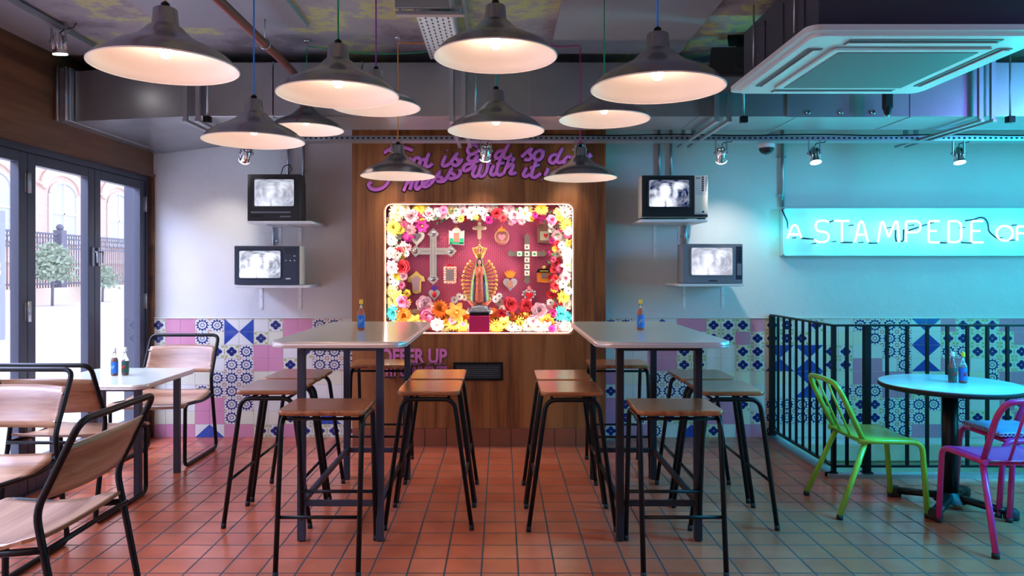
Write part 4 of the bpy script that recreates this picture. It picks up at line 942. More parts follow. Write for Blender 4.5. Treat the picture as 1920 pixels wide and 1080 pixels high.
# ================================================================== TELEVISIONS
def shelf(label, px0, px1, py, br, bot):
    t = thing('wall_shelf', label, 'shelf', (0, 0, 0), group='white television shelves'); a = PX(px0, py, 4.93); b = PX(px1, py, 4.93)
    m = MB(); m.box(a.x, b.x, 4.93, WY, a.z-.018, a.z, .003); obj('board', m, 'white', t)
    for p in br:
        q = PX(p, bot, WY-.01); x = q.x
        m = MB(); m.box(x-.012, x+.012, WY-.004, WY, q.z, a.z-.018); m.box(x-.012, x+.012, 5.02, WY, a.z-.022, a.z-.018); obj('bracket', m, 'white', t)
        m = MB()
        for dz in (.012, .10): m.cyl((x, WY-.008, q.z+dz), (x, WY-.003, q.z+dz), .004, 6)
        obj('screw', m, 'galv2', t)
    return a.z
def tv(label, body, scr, mt_front, mt_side, panel, shelf_args, details, side_back=.78, feet=False, pic='tvpic1'):
    Yf = 4.95; zsh = shelf(*shelf_args); a, b = PX(body[0], body[3], Yf), PX(body[1], body[2], Yf)
    zb, zt_ = zsh+.001+(.012 if feet else 0), b.z; W = b.x-a.x; cx = (a.x+b.x)/2
    t = thing('television', label, 'television', (0, 0, 0), group='old cathode ray televisions')
    m = MB(); m.box(a.x, b.x, Yf+.012, Yf+.14, zb, zt_, .008); obj('cabinet', m, mt_side, t)
    m = MB(); pr = []
    for yy, k, kz in ((Yf+.13, .97, .97), (Yf+.22, .90, .88), (Yf+.33, .60, .62), (Yf+.36, .56, .58)):
        hx = W/2*k; z1 = zb+(zt_-zb)*(.02+kz*.96); pr.append([m.bm.verts.new(p) for p in ((cx-hx, yy, zb+.01), (cx+hx, yy, zb+.01), (cx+hx, yy, z1), (cx-hx, yy, z1))])
    for A, B in zip(pr, pr[1:]):
        for i in range(4): m._f([A[i], A[(i+1)%4], B[(i+1)%4], B[i]])
    m._f(pr[-1]); obj('rear_housing', m, mt_side, t)
    s0, s1 = PX(scr[0], scr[3], Yf), PX(scr[1], scr[2], Yf)
    m = MB(); g = .004; hole = rrect(s0.x, s1.x, s0.z, s1.z, .014, 4)
    # front bezel with a recessed rounded opening
    m.box(a.x+g, b.x-g, Yf, Yf+.014, s1.z, zt_-g); m.box(a.x+g, b.x-g, Yf, Yf+.014, zb+g, s0.z); m.box(a.x+g, s0.x, Yf, Yf+.014, s0.z, s1.z); m.box(s1.x, b.x-g, Yf, Yf+.014, s0.z, s1.z)
    m.tube([(x, Yf-.002, z) for x, z in hole], .006, 6, closed=True, up=(0, 1, 0)); bz = obj('bezel', m, mt_front, t)
    m = MB(); hx, hz = (s1.x-s0.x)/2, (s1.z-s0.z)/2; mx, mz = (s0.x+s1.x)/2, (s0.z+s1.z)/2
    m.sheet(lambda u, v: (mx+(2*u-1)*hx, Yf+.009-.010*(1-(2*u-1)**2)*(1-(2*v-1)**2), mz+(2*v-1)*hz), 12, 10); obj('screen', m, pic, t)
    if panel:
        p0, p1 = PX(panel[0], panel[3], Yf), PX(panel[1], panel[2], Yf); m = MB(); m.box(p0.x, p1.x, Yf-.003, Yf+.002, p0.z, p1.z, .0015); pn = obj('control_panel', m, panel[4], t)
    for nm, x_, y_, w_, h_, mt, dp in details:
        p = PX(x_, y_, Yf); m = MB(); hw, hh = w_*Yf/FPX/2, h_*Yf/FPX/2
        if nm in ('knob', 'button') and abs(w_-h_) < .01: m.lathe([(hw, 0), (hw*.9, -dp), (.0001, -dp)], (p.x, Yf-.003, p.z), 12, 'Y')
        else: m.box(p.x-hw, p.x+hw, Yf-.003-dp, Yf-.001, p.z-hh, p.z+hh)
        obj(nm, m, mt, t)
    if feet:
        for x in (a.x+.03, b.x-.03): m = MB(); m.box(x-.02, x+.02, Yf+.03, Yf+.10, zsh+.001, zb+.001); obj('foot', m, 'tvblack', t)
    light('screen_glow', 'AREA', (mx, Yf-.012, mz), .5, (.75, .82, 1), hx*1.8, size_y=hz*1.8, rot=(-PI/2, 0, 0), parent=t) if False else None
    return t
tv('black television on the upper shelf beside the shrine panel, door side', (463, 562, 326, 413), (475.5, 552.7, 335, 388), 'tvblack', 'tvblack', None,
   ('white bracket shelf under the black television', 463, 583, 414, (524, 562), 458),
   [('cassette_slot', 508, 398, 74, 2.5, 'tvgrey', .001), ('button_row', 535, 406, 20, 2.2, 'tvgrey', .002), ('button_row', 482, 405, 22, 5, 'rubber', .002)])
tv('cream cased television with dark blue front, lowest on the door side', (438.5, 562, 460.5, 533), (447, 527.5, 469, 522.5), 'tvnavy', 'tvcream', (531, 558, 463, 529, 'tvnavy'),
   ('white bracket shelf under the cream cased dark fronted television', 440, 572, 535, (489, 562), 581),
   [('button', 536.5, 488.5, 2.6, 2.6, 'white', .003), ('button', 544.5, 488.5, 2.6, 2.6, 'white', .003), ('button', 552.5, 488.5, 2.6, 2.6, 'white', .003), ('button', 552.5, 480, 3, 1.8, 'white', .003), ('maker_badge', 540.5, 522.5, 9, 2.2, 'white', .0008)]
   + [('speaker_slit', 545, 466+2.2*k, 22, .8, 'rubber', .0006) for k in range(5)], pic='tvpic2')
tv('cream television with a row of buttons on the upper shelf, neon sign side', (1203, 1328, 328, 403), (1215.6, 1294, 336, 389), 'tvblack', 'tvcream', (1302, 1327, 329, 402, 'tvsilver'),
   ('white bracket shelf under the cream television with buttons', 1202, 1327, 411, (1228, 1275), 487),
   [('button', 1317.5, 332.5+4.1*k, 3.6, 2.6, 'tvblack', .003) for k in range(7)]+[('button', 1324, 332.5+4.1*k, 2.0, 2.0, 'tvblack', .002) for k in range(7)]+[('panel_door', 1314.5, 382, 22, 32, 'tvcream', .001), ('maker_badge', 1309, 334, 8, 1.6, 'tvblack', .0008)]
   + [('knob', 1318, 397, 4, 4, 'tvblack', .004)], feet=True, pic='tvpic3')
tv('grey television on the lowest shelf, neon sign side', (1279, 1393.5, 457, 530), (1295, 1375, 463, 517), 'tvgrey', 'tvgrey', (1380, 1391, 462, 524, 'tvnavy'),
   ('white bracket shelf under the grey television', 1274, 1395, 532, (1283, 1356), 579),
   [('knob', 1386, 470+5.5*k, 3.6, 3.6, 'rubber', .004) for k in range(4)]+[('slider', 1386, 505, 8, 22, 'tvgrey', .001), ('maker_badge', 1337, 526.5, 16, 2.0, 'rubber', .0008)], pic='tvpic4')
m = MB(); q = PX(540, 320, 5.15); m.tube(rnd([tuple(PX(527, 328, 5.0)), tuple(PX(531, 312, 5.02)), tuple(PX(543, 308, 5.05)), tuple(PX(547, 318, 5.2)), tuple(PX(541, 326, 5.3))], .03), .003, 6)
tag(obj('antenna_cable', m, 'rubber'), 'looped black cable on top of the black television', 'cable')

# ================================================================== NEON SIGN
NY = 5.235
ns = thing('neon_sign', 'turquoise neon sign reading A STAMPEDE OF on a white board', 'sign', (0, 0, 0))
p0, p1 = PX(1467, 480, 5.30), PX(1467, 390, 5.30)
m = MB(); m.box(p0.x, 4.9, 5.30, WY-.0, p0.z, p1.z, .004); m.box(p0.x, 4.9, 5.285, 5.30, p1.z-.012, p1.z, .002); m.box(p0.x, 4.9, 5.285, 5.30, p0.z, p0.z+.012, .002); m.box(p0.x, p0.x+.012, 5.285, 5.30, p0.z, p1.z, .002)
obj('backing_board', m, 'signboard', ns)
def ZN(p): return tuple(PX(1440+p[0]/4, 230+p[1]/4, NY))
def arc(cx, cy, rx, ry, a0, a1, n=12): return [(cx+rx*math.cos(a0+(a1-a0)*k/n), cy+ry*math.sin(a0+(a1-a0)*k/n)) for k in range(n+1)]
letters = [
 ('A', [[(145,868),(182,775),(200,768),(218,775),(250,865)], [(160,838),(235,838)]]),
 ('S', [[(455,748),(430,735),(380,735),(358,755),(358,795),(378,815),(432,820),(455,840),(455,875),(430,895),(375,895),(350,880)]]),
 ('T', [[(500,737),(608,737)], [(555,737),(555,895)]]),
 ('A', [[(652,895),(685,755),(700,737),(715,755),(750,895)], [(668,840),(735,840)]]),
 ('M', [[(825,895),(848,750),(862,740),(905,860),(955,740),(970,745),(985,895)]]),
 ('P', [[(1035,895),(1035,740),(1120,738),(1142,758),(1142,800),(1120,822),(1040,822)]]),
 ('E', [[(1285,738),(1215,738),(1205,748),(1205,885),(1215,898),(1285,898)], [(1208,812),(1262,812)]]),
 ('D', [[(1355,740),(1420,738),(1448,760),(1450,870),(1425,895),(1355,897),(1355,740)]]),
 ('E', [[(1612,738),(1535,738),(1525,748),(1525,885),(1535,898),(1615,898)], [(1528,812),(1590,812)]]),
 ('O', [arc(1775, 830, 62, 56, 0, 2*PI*.98, 20)]),
 ('F', [[(1955,778),(1875,778),(1868,786),(1868,885)], [(1870,830),(1930,830)]]),
]
for ch_, st in letters:
    m = MB()
    for s in st: m.tube(rnd([ZN(p) for p in s], .014, 4), .0066, 8)
    o = obj('neon_letter', m, 'neon', ns); o['label'] = 'glowing white-turquoise tube letter '+ch_
black = [[(458,748),(495,735)], [(250,866),(345,873)], [(550,898),(636,898)], [(760,903),(822,903)], [(962,805),(960,860),(968,892)], [(985,890),(1020,890),(1022,800)], [(1060,808),(1250,745)], [(1290,900),(1345,900)], [(1455,898),(1535,903)],
 [(1485,735),(1545,728),(1600,708),(1635,718),(1655,755),(1660,815),(1700,850),(1745,882),(1765,886)], [(1800,882),(1858,880)], [(1835,770),(1870,768)], [(108,650),(125,690),(150,745),(150,795)]]
for s in black: m = MB(); m.tube(rnd([(a, b-.004+.012, c) for a, b, c in (ZN(p) for p in s)], .02, 4), .0058, 8); obj('blacked_out_tube', m, 'tvnavy', ns)
for s in ((640,768), (510,890), (360,905), (210,862), (930,785), (1095,768), (1478,785), (715,897), (1760,862)):
    m = MB(); c = Vector(ZN(s)); m.cyl((c.x, NY, c.z), (c.x, 5.30, c.z), .004, 6); obj('tube_support', m, 'tvnavy', ns)
for k in range(9): light('neon_glow', 'POINT', (2.03+.33*k, NY-.035, 1.505), 1.7, TEALW, .05, parent=ns)

# ================================================================== SHRINE CONTENTS
SY = 5.17
def C8(x, y): return PX(700+x/4, 370+y/4, 5.30)      # zoomed pixel on the lattice sheet
def cen(px, py, Y): return PX(px, py, Y)
# pink block + statue
p = PX(899, 608, SY); ST = Vector((p.x, SY, NZ0))
m = MB(); m.box(-.072, .072, -.05, .07, 0, .130, .002); o = obj('plinth_block', m, 'hotpink', loc=ST); tag(o, 'plain hot pink block under the statue in the niche', 'plinth')
st = thing('statue', 'painted plaster statue of a praying woman in red dress and green mantle', 'statue', (ST.x, SY+.005, NZ0+.130))
m = MB(); m.box(-.068, .068, -.045, .05, 0, .026, .003); obj('base_plate', m, 'black', st)
m = MB(); m.box(-.066, .066, -.043, .048, .026, .040, .003); m.box(-.060, .060, -.04, .045, .040, .050, .004); m.lathe([(.055, .050), (.060, .060), (.052, .072), (.030, .085)], n=20, sy=.7)
for s in (-1, 1): m.ball((s*.078, -.02, .028), .016, 10); m.ball((s*.074, -.015, .048), .010, 8)
obj('carved_base', m, 'silverpl', st)
m = MB()
for s in (-1, 1): m.tube([(s*.02, -.02, .078), (s*.055, -.03, .088), (s*.085, -.01, .108)], .012, 8, rs=[.016, .013, .004])
obj('angel_wings', m, 'robe_red', st)
Hs = .085
def robe(z, a, rx, ry, fold): 
    return (rx*(1+fold*math.sin(a*9+z*30))*math.cos(a), ry*(1+fold*math.sin(a*9+z*30))*math.sin(a)-.004, z)
m = MB(); prof = [(.036, .034, 0), (.046, .036, .02), (.044, .034, .06), (.037, .030, .12), (.031, .026, .17), (.028, .022, .205), (.030, .021, .235), (.024, .018, .255), (.010, .010, .268)]
rings = [[m.bm.verts.new(robe(Hs+z, 2*PI*k/40, rx, ry, .05 if z < .19 else .015)) for k in range(40)] for rx, ry, z in prof]
for A, B in zip(rings, rings[1:]):
    for k in range(40): m._f([A[k], A[(k+1)%40], B[(k+1)%40], B[k]], True)
m._f(rings[0][::-1]); m._f(rings[-1]); obj('dress', m, 'robe_red', st)
def mantle(th, sc, mtn, nm, zlo, zhi):
    m = MB(); prof = [(.066, .050, .0), (.068, .050, .04), (.064, .046, .09), (.058, .040, .15), (.048, .034, .20), (.040, .030, .235), (.030, .026, .262), (.0235, .024, .285), (.022, .023, .305), (.016, .018, .322), (.004, .006, .330)]
    g = []
    for rx, ry, z in prof:
        if not zlo <= z <= zhi: continue
        row = []
        for k in range(25):
            a = -PI/2+th+(2*PI-2*th)*k/24; row.append(m.bm.verts.new(((rx*sc)*math.cos(a)*(1+.03*math.sin(a*11)), ry*sc*math.sin(a)*(1+.03*math.sin(a*11))+.004, Hs+z)))
        g.append(row)
    for A, B in zip(g, g[1:]):
        for k in range(24): m._f([A[k], A[k+1], B[k+1], B[k]], True)
    return obj(nm, m, mtn, st)
mantle(.80, 1.0, 'robe_green', 'mantle', 0, 1); mantle(.68, .93, 'robe_blue', 'mantle_lining', 0, .16)
m = MB(); m.ball((0, -.012, Hs+.295), .0165, 16, sx=.85, sy=.9, sz=1.2); m.cyl((0, -.008, Hs+.262), (0, -.010, Hs+.285), .008, 10); m.ball((0, -.0275, Hs+.294), .0025, 6, sz=1.6)
hd = obj('head', m, 'skin', st)
m = MB(); m.tube([(-.015, -.012, Hs+.268), (-.0165, -.014, Hs+.295), (-.008, -.020, Hs+.312), (0, -.022, Hs+.315), (.008, -.020, Hs+.312), (.0165, -.014, Hs+.295), (.015, -.012, Hs+.268)], .0042, 6); m.ball((-.0055, -.0265, Hs+.299), .0016, 5); m.ball((.0055, -.0265, Hs+.299), .0016, 5); obj('hair', m, 'hair', hd)
m = MB(); m.ball((0, -.0285, Hs+.2865), .0022, 6, sx=1.6, sz=.5); obj('lips', m, 'robe_red', hd)
m = MB()
for s in (-1, 1):
    m.tube([(s*.026, -.022, Hs+.235), (s*.022, -.036, Hs+.205), (s*.004, -.042, Hs+.225)], .008, 8, rs=[.010, .009, .006])
obj('sleeves', m, 'robe_red', st)
m = MB()
for s in (-1, 1):
    m.tube([(s*.004, -.043, Hs+.222), (s*.0025, -.046, Hs+.236)], .0045, 6)
    for f, (dx, hh) in enumerate(((-.0028, .010), (-.001, .013), (.001, .0125), (.003, .009))): m.tube([(s*.0022, -.046+dx, Hs+.234), (s*.0012, -.046+dx, Hs+.236+hh)], .0012, 5)
    m.tube([(s*.003, -.049, Hs+.232), (s*.002, -.052, Hs+.240)], .0012, 5)
obj('hands', m, 'skin', st)
for k in range(27):       # gilded rays
    a = math.radians(-52+k*284/26) ; ca, sa = math.cos(a), math.sin(a); cz = Hs+.155
    if 66 < math.degrees(a) < 114: continue
    i0, o0 = Vector((.055*ca, .035, cz+.125*sa)), Vector((.120*ca, .035, cz+(.185 if sa > 0 else .165)*sa*.92))
    m = MB(); L_ = [i0, i0.lerp(o0, .6), i0.lerp(o0, .8), i0.lerp(o0, .9), o0]; m.tube(L_, .004, 7, rs=[.004, .0062, .0045, .012, .010]); m.ball(o0, .012, 8); obj('ray', m, 'gold', st)
m = MB(); m.lathe([(.024, Hs+.322), (.030, Hs+.330), (.036, Hs+.352), (.040, Hs+.360), (.035, Hs+.364)], n=24, sy=.7)
for k in range(9):
    a = PI+PI*k/8; m.tube([(.034*math.cos(a), .024*math.sin(a), Hs+.350), (.046*math.cos(a), .03*math.sin(a), Hs+.385)], .005, 6); m.ball((.046*math.cos(a), .03*math.sin(a), Hs+.388), .008, 7)
m.tube([(-.036, 0, Hs+.36), (-.022, 0, Hs+.395), (0, 0, Hs+.405), (.022, 0, Hs+.395), (.036, 0, Hs+.36)], .005, 6); m.ball((0, 0, Hs+.412), .009, 8)
m.box(-.004, .004, -.003, .003, Hs+.415, Hs+.448); m.box(-.012, .012, -.003, .003, Hs+.430, Hs+.437); obj('crown', m, 'gold', st)

# ornaments hanging on the lattice
OY = 5.300
MC = {}
def cm(name, c, rough=.4, metal=0.):
    if name not in MC: MC[name] = name; M[name] = mat(name, c, rough, metal)
    return name
tin = cm('pressed_tin', (.55, .54, .50), .35, .7); tind = cm('dull_tin', (.25, .23, .19), .45, .6); cream = cm('cream_enamel', (.75, .70, .60)); gpaint = cm('green_enamel', (.03, .42, .20)); opaint = cm('orange_enamel', (.80, .26, .03)); ppaint = cm('rose_enamel', (.70, .25, .30)); rpaint = cm('red_enamel', (.55, .01, .02)); vpaint = cm('violet_enamel', (.06, .02, .22)); brn = cm('brown_frame', (.16, .08, .06)); bronze = cm('rosy_copper', (.50, .22, .17), .35, .5); photo = cm('small_icon_picture', (.45, .22, .16)); mirror = cm('small_mirror', (.55, .50, .50), .1, .8); ygold = cm('yellow_enamel', (.70, .50, .12))
def plate(b, pts, c, y0, th): b.prism([(c.x+x, y0, c.z+z) for x, z in pts], (0, -th, 0)); return b
def heart(w_, h_, n=24):
    out = []
    for k in range(n):
        a = 2*PI*k/n; out.append((w_/2*math.sin(a)**3, h_/2*(13*math.cos(a)-5*math.cos(2*a)-2*math.cos(3*a)-math.cos(4*a))/15))
    return out
def K(px, py): return PX(px, py, OY)
def U(px): return px*OY/FPX
def orn(label, px, py, cat='ornament', name='wall_ornament'): t = thing(name, label, cat, (0, 0, 0)); return t, K(px, py)
def cross_plate(w_, h_, arm, cy, tip):
    hw, hh, a = w_/2, h_/2, arm/2; return [(-a, -hh), (a, -hh), (a, cy-a), (hw, cy-a), (hw, cy+a), (a, cy+a), (a, hh), (-a, hh), (-a, cy+a), (-hw, cy+a), (-hw, cy-a), (-a, cy-a)]
t, c = orn('large embossed silver cross with pointed ends on the door side of the statue', 812.5, 483, 'cross', 'silver_cross')
m = MB(); plate(m, cross_plate(U(62), U(78), U(12.5), U(12), 0), c, OY, .010); obj('cross_body', m, tin, t)
for dx, dz in ((0, 44), (-33, 12), (33, 12), (0, -40)):
    m = MB(); r_ = U(9.5); plate(m, [(U(dx)+r_*f*math.cos(PI/2*k/2), U(dz)+r_*f*math.sin(PI/2*k/2)) for k, f in zip(range(8), (1.15, .85)*4)], c, OY-.008, .008); o = obj('finial', m, tin, t)
    m = MB(); m.lathe([(r_*.5, 0), (r_*.3, -.004), (.0001, -.005)], (c.x+U(dx), OY-.016, c.z+U(dz)), 12, 'Y'); obj('stud', m, 'chrome', o)
m = MB()
for k in range(16):
    for s in (-3, 3): m.ball((c.x+U(s), OY-.011, c.z+U(32-k*4.4)), .0035, 6)
for k in range(7):
    for s in (-1, 1): m.ball((c.x+s*U(8+k*3), OY-.011, c.z+U(12)), .0035, 6)
obj('bead_row', m, tind, t)
t, c = orn('dull tin cross set with square white tiles on the neon sign side of the statue', 988, 487, 'cross', 'tin_cross')
m = MB(); plate(m, cross_plate(U(62), U(86), U(9), U(11), 0), c, OY, .008); obj('cross_body', m, tind, t)
for dx, dz in ((0, 42), (-31, 11), (31, 11), (0, -40)):
    m = MB(); plate(m, [(U(dx)-U(6), U(dz)), (U(dx), U(dz)-U(6)), (U(dx)+U(6), U(dz)), (U(dx), U(dz)+U(8))], c, OY-.006, .006); obj('finial', m, tind, t)
for dx, dz in ((0, 24), (0, 11), (0, -.5), (0, -13), (0, -25), (-14, 11), (14, 11)):
    m = MB(); m.box(c.x+U(dx-4.6), c.x+U(dx+4.6), OY-.015, OY-.007, c.z+U(dz-4.6), c.z+U(dz+4.6), .001); o = obj('tile', m, cream, t)
    m = MB(); m.lathe([(U(2.4), 0), (U(2), -.003), (.0001, -.003)], (c.x+U(dx), OY-.015, c.z+U(dz)), 12, 'Y'); obj('tile_dot', m, gpaint if dx else tind, o)
t, c = orn('white heart shaped frame with grey centre near the garland corner', 782, 446)
m = MB(); plate(m, heart(U(29), U(29)), c, OY, .012); obj('heart_frame', m, cream, t); m = MB(); plate(m, heart(U(17), U(16)), c+Vector((0, 0, U(2))), OY-.012, .003); obj('centre', m, mirror, t)
t, c = orn('small arched tin shrine with green lower panels hanging above the silver cross', 856, 444)
m = MB(); plate(m, [(U(-14), U(-14)), (U(14), U(-16)), (U(15), U(12)), (U(8), U(10))]+[(U(9)*math.cos(a), U(8)+U(9)*math.sin(a)) for a in (PI*k/8 for k in range(1, 8))]+[(U(-8), U(10)), (U(-14), U(12))], c, OY, .014); obj('shrine_frame', m, cream, t)
m = MB(); m.box(c.x-U(13), c.x-U(6), OY-.018, OY-.014, c.z-U(13), c.z-U(3)); m.box(c.x+U(6), c.x+U(13), OY-.018, OY-.014, c.z-U(13), c.z-U(3)); m.box(c.x-U(13), c.x+U(13), OY-.018, OY-.014, c.z-U(14), c.z-U(11)); obj('green_panel', m, gpaint, t)
m = MB(); m.box(c.x-U(5), c.x+U(5), OY-.019, OY-.014, c.z-U(9), c.z+U(7), .001); obj('picture', m, photo, t)
m = MB(); m.prism([(c.x-U(4), OY, c.z+U(17)), (c.x+U(4), OY, c.z+U(17)), (c.x, OY, c.z+U(23))], (0, -.008, 0)); obj('finial', m, opaint, t)
t, c = orn('small gilded cross just above the statue crown', 899, 432, 'cross', 'gilded_cross')
m = MB(); plate(m, cross_plate(U(21), U(30), U(7), U(4), 0), c, OY, .012)
for dx, dz in ((0, 14), (-10, 4), (10, 4), (0, -14)): m.ball((c.x+U(dx), OY-.008, c.z+U(dz)), U(3.4), 8)
obj('cross_body', m, cm('pale_gilding', (.72, .55, .36), .35, .4), t)
t, c = orn('round copper sacred heart medallion with orange flame', 941, 443)
m = MB(); m.lathe([(U(14), 0), (U(13.5), -.008), (U(10), -.010), (U(9), -.006), (.0001, -.006)], (c.x, OY, c.z-U(1)), 24, 'Y', sy=1.1); obj('medallion', m, bronze, t)
m = MB(); plate(m, heart(U(14), U(14)), c-Vector((0, 0, U(2))), OY-.006, .008); obj('heart', m, ppaint, t)
m = MB(); plate(m, [(U(-7), U(9)), (U(7), U(9)), (U(5), U(15)), (U(2), U(14)), (0, U(21)), (U(-3), U(14)), (U(-6), U(15))], c, OY, .010); obj('flame', m, opaint, t)
t, c = orn('dark brown framed picture box high on the lattice beside the garland', 1021, 439)
m = MB(); plate(m, [(U(-14), U(-16)), (U(14), U(-18)), (U(13), U(14)), (U(7), U(19)), (U(-7), U(19)), (U(-14), U(14))], c, OY, .018); obj('box_frame', m, brn, t)
m = MB(); m.box(c.x-U(9), c.x+U(9), OY-.021, OY-.017, c.z-U(12), c.z+U(5), .001); o = obj('picture', m, cm('sage_picture', (.34, .36, .26)), t); m = MB(); plate(m, heart(U(8), U(9)), c-Vector((-U(2), 0, U(3))), OY-.021, .002); obj('picture_figure', m, rpaint, o)
t, c = orn('gold edged figure shaped ornament low on the door side', 781, 530)
m = MB(); plate(m, [(U(-7), U(-18)), (0, U(-21)), (U(8), U(-18)), (U(9), U(2)), (U(16), U(3)), (U(14), U(11)), (U(6), U(16)), (0, U(22)), (U(-6), U(16)), (U(-15), U(10)), (U(-16), U(2)), (U(-8), U(0))], c, OY, .012); obj('outline_plate', m, ygold, t)
m = MB(); plate(m, [(U(-5), U(-14)), (U(5), U(-15)), (U(6), U(3)), (U(9), U(6)), (U(3), U(12)), (U(-4), U(12)), (U(-9), U(5))], c, OY-.012, .004); obj('figure', m, cm('mauve_figure', (.40, .25, .28)), t)
t, c = orn('small pink and cream scalloped picture frame beside the statue', 844, 515)
m = MB(); m.box(c.x-U(12), c.x+U(12), OY-.008, OY, c.z-U(16), c.z+U(14))
for k in range(7):
    for s in (-1, 1): m.ball((c.x+s*U(10), OY-.010, c.z+U(-14+k*4.4)), U(2.4), 7)
for k in range(5):
    for s in (-1, 1): m.ball((c.x+U(-8+k*4), OY-.010, c.z+s*U(14)-U(1)), U(2.4), 7)
obj('frame', m, cm('peach_enamel', (.80, .50, .42)), t)
m = MB(); m.box(c.x-U(7), c.x+U(7), OY-.012, OY-.008, c.z-U(11), c.z+U(9)); obj('picture', m, mirror, t); m = MB(); plate(m, [(U(-8), U(14)), (U(8), U(14)), (U(5), U(19)), (U(-5), U(19))], c, OY, .010); obj('crest', m, rpaint, t)
t, c = orn('grey heart shaped box with tall orange flames beside the statue rays', 956.5, 526)
m = MB(); plate(m, heart(U(27), U(26)), c-Vector((0, 0, U(6))), OY, .018); obj('heart_box', m, cm('grey_enamel', (.36, .33, .36)), t)
m = MB(); m.box(c.x-U(5), c.x+U(5), OY-.021, OY-.017, c.z-U(13), c.z-U(1), .001); obj('picture', m, photo, t)
m = MB(); plate(m, [(U(-5), U(5)), (U(5), U(5)), (U(8), U(9)), (U(12), U(17)), (U(7), U(14)), (U(6), U(20)), (U(3), U(15)), (0, U(21)), (U(-3), U(15)), (U(-6), U(20)), (U(-7), U(14)), (U(-12), U(17)), (U(-8), U(9))], c, OY, .010); obj('flame', m, opaint, t)
t, c = orn('orange and black toy chapel ornament beside the garland', 1020, 514)
m = MB(); plate(m, [(U(-13), U(-15)), (U(12), U(-16)), (U(12), U(4)), (U(-13), U(4))], c, OY, .018); obj('chapel_front', m, opaint, t)
m = MB(); plate(m, [(U(-15), U(3)), (U(15), U(3)), (U(11), U(10)), (U(-11), U(10))], c, OY, .024); obj('roof', m, 'black', t)
m = MB(); m.ball((c.x, OY-.012, c.z+U(12)), U(4), 8); m.box(c.x-U(8), c.x+U(8), OY-.027, OY-.022, c.z+U(5), c.z+U(7)); obj('bell_tower', m, ygold, t); m = MB(); plate(m, [(U(-5), U(-8)), (U(5), U(-8)), (U(5), U(-1)), (0, U(3)), (U(-5), U(-1))], c, OY-.018, .004); obj('doorway', m, mirror, t)
t, c = orn('small silver heart with a red stone and violet flame below the silver cross', 814.5, 549)
m = MB(); plate(m, heart(U(21), U(22)), c-Vector((0, 0, U(3))), OY, .010); obj('heart_plate', m, tin, t); m = MB(); m.ball((c.x, OY-.012, c.z-U(3)), U(4.5), 12, sy=.6, sz=1.3); obj('stone', m, rpaint, t)
m = MB(); plate(m, [(U(-5), U(5)), (U(5), U(5)), (U(6), U(10)), (U(3), U(12)), (0, U(16)), (U(-3), U(12)), (U(-6), U(10))], c, OY, .010); obj('flame', m, vpaint, t)
t, c = orn('red heart in a scalloped mirrored border below the tin cross', 992, 553)
m = MB(); h_ = heart(U(24), U(23), 30); plate(m, h_, c-Vector((0, 0, U(1))), OY, .008)
for x, z in h_[::2]: m.ball((c.x+x, OY-.006, c.z-U(1)+z), U(2.2), 7)
obj('scalloped_border', m, 'chrome', t); m = MB(); plate(m, heart(U(15), U(15)), c-Vector((0, 0, U(1))), OY-.008, .006); obj('heart', m, rpaint, t); m = MB(); plate(m, [(U(-4), U(9)), (U(4), U(9)), (U(3), U(14)), (0, U(18)), (U(-3), U(14))], c, OY, .008); obj('flame', m, ppaint, t)

# ================================================================== GARLAND
fc = dict(white=(.80, .76, .70), palepink=(.80, .48, .55), pink=(.75, .16, .32), magenta=(.55, .02, .25), yellow=(.80, .62, .08), paleyellow=(.80, .74, .35), orange=(.80, .22, .02), red=(.65, .03, .05), teal=(.04, .42, .45), cream=(.80, .70, .50))
for k, v in fc.items(): M['fl_'+k] = mat(k+'_petals', v, .7)
M['fl_centre_dark'] = mat('dark_flower_centre', (.03, .015, .02), .6); M['fl_centre_yellow'] = mat('yellow_flower_centre', (.75, .45, .03), .6); M['fl_leaf'] = mat('silk_leaf', (.05, .16, .04), .6)
def petal(m, a, el, L, Wd, cup, base=.1, z0=0., n=4):   # petal: grid along direction, local flower facing +Z
    ca, sa = math.cos(a), math.sin(a); g = []
    for i in range(n+1):
        t = i/n; r_ = L*(base+(1-base)*t); wd = Wd*math.sin(PI*(.12+.80*t))**.8; h = z0+L*(math.sin(el)*t+cup*t*t); rr = r_*math.cos(el)
        g.append([m.bm.verts.new((ca*rr-sa*u*wd, sa*rr+ca*u*wd, h+abs(u)*wd*.35)) for u in (-1, 0, 1)])
    for i in range(n):
        for j in range(2): m._f([g[i][j], g[i+1][j], g[i+1][j+1], g[i][j+1]], True)
def fl_daisy(m):
    for k in range(10): petal(m, 2*PI*k/10, .15, 1., .26, .05)
def fl_mum(m):
    for L_, el, n_, z in ((1., .05, 16, 0), (.85, .45, 14, .05), (.62, .85, 11, .08), (.4, 1.2, 7, .1)):
        for k in range(n_): petal(m, 2*PI*k/n_+L_*3, el, L_, .14, .12, z0=z, n=3)
def fl_rose(m):
    for L_, el, n_, z in ((1., .25, 6, 0), (.85, .65, 6, .02), (.66, 1.0, 5, .06), (.48, 1.25, 4, .12), (.36, 1.45, 3, .2)):
        for k in range(n_): petal(m, 2*PI*k/n_+L_*5, el, L_, .42*L_+.1, -.12, z0=z)
def fl_lily(m):
    for k in range(6): petal(m, 2*PI*k/6, .55, 1.05, .27, -.28, n=5)
def fl_peony(m):
    for L_, el, n_, z in ((1., .1, 9, 0), (.92, .5, 9, .04), (.75, .9, 8, .1), (.5, 1.2, 6, .16)):
        for k in range(n_): petal(m, 2*PI*k/n_+L_*4, el, L_, .32, .10*math.sin(k*2.4), z0=z)
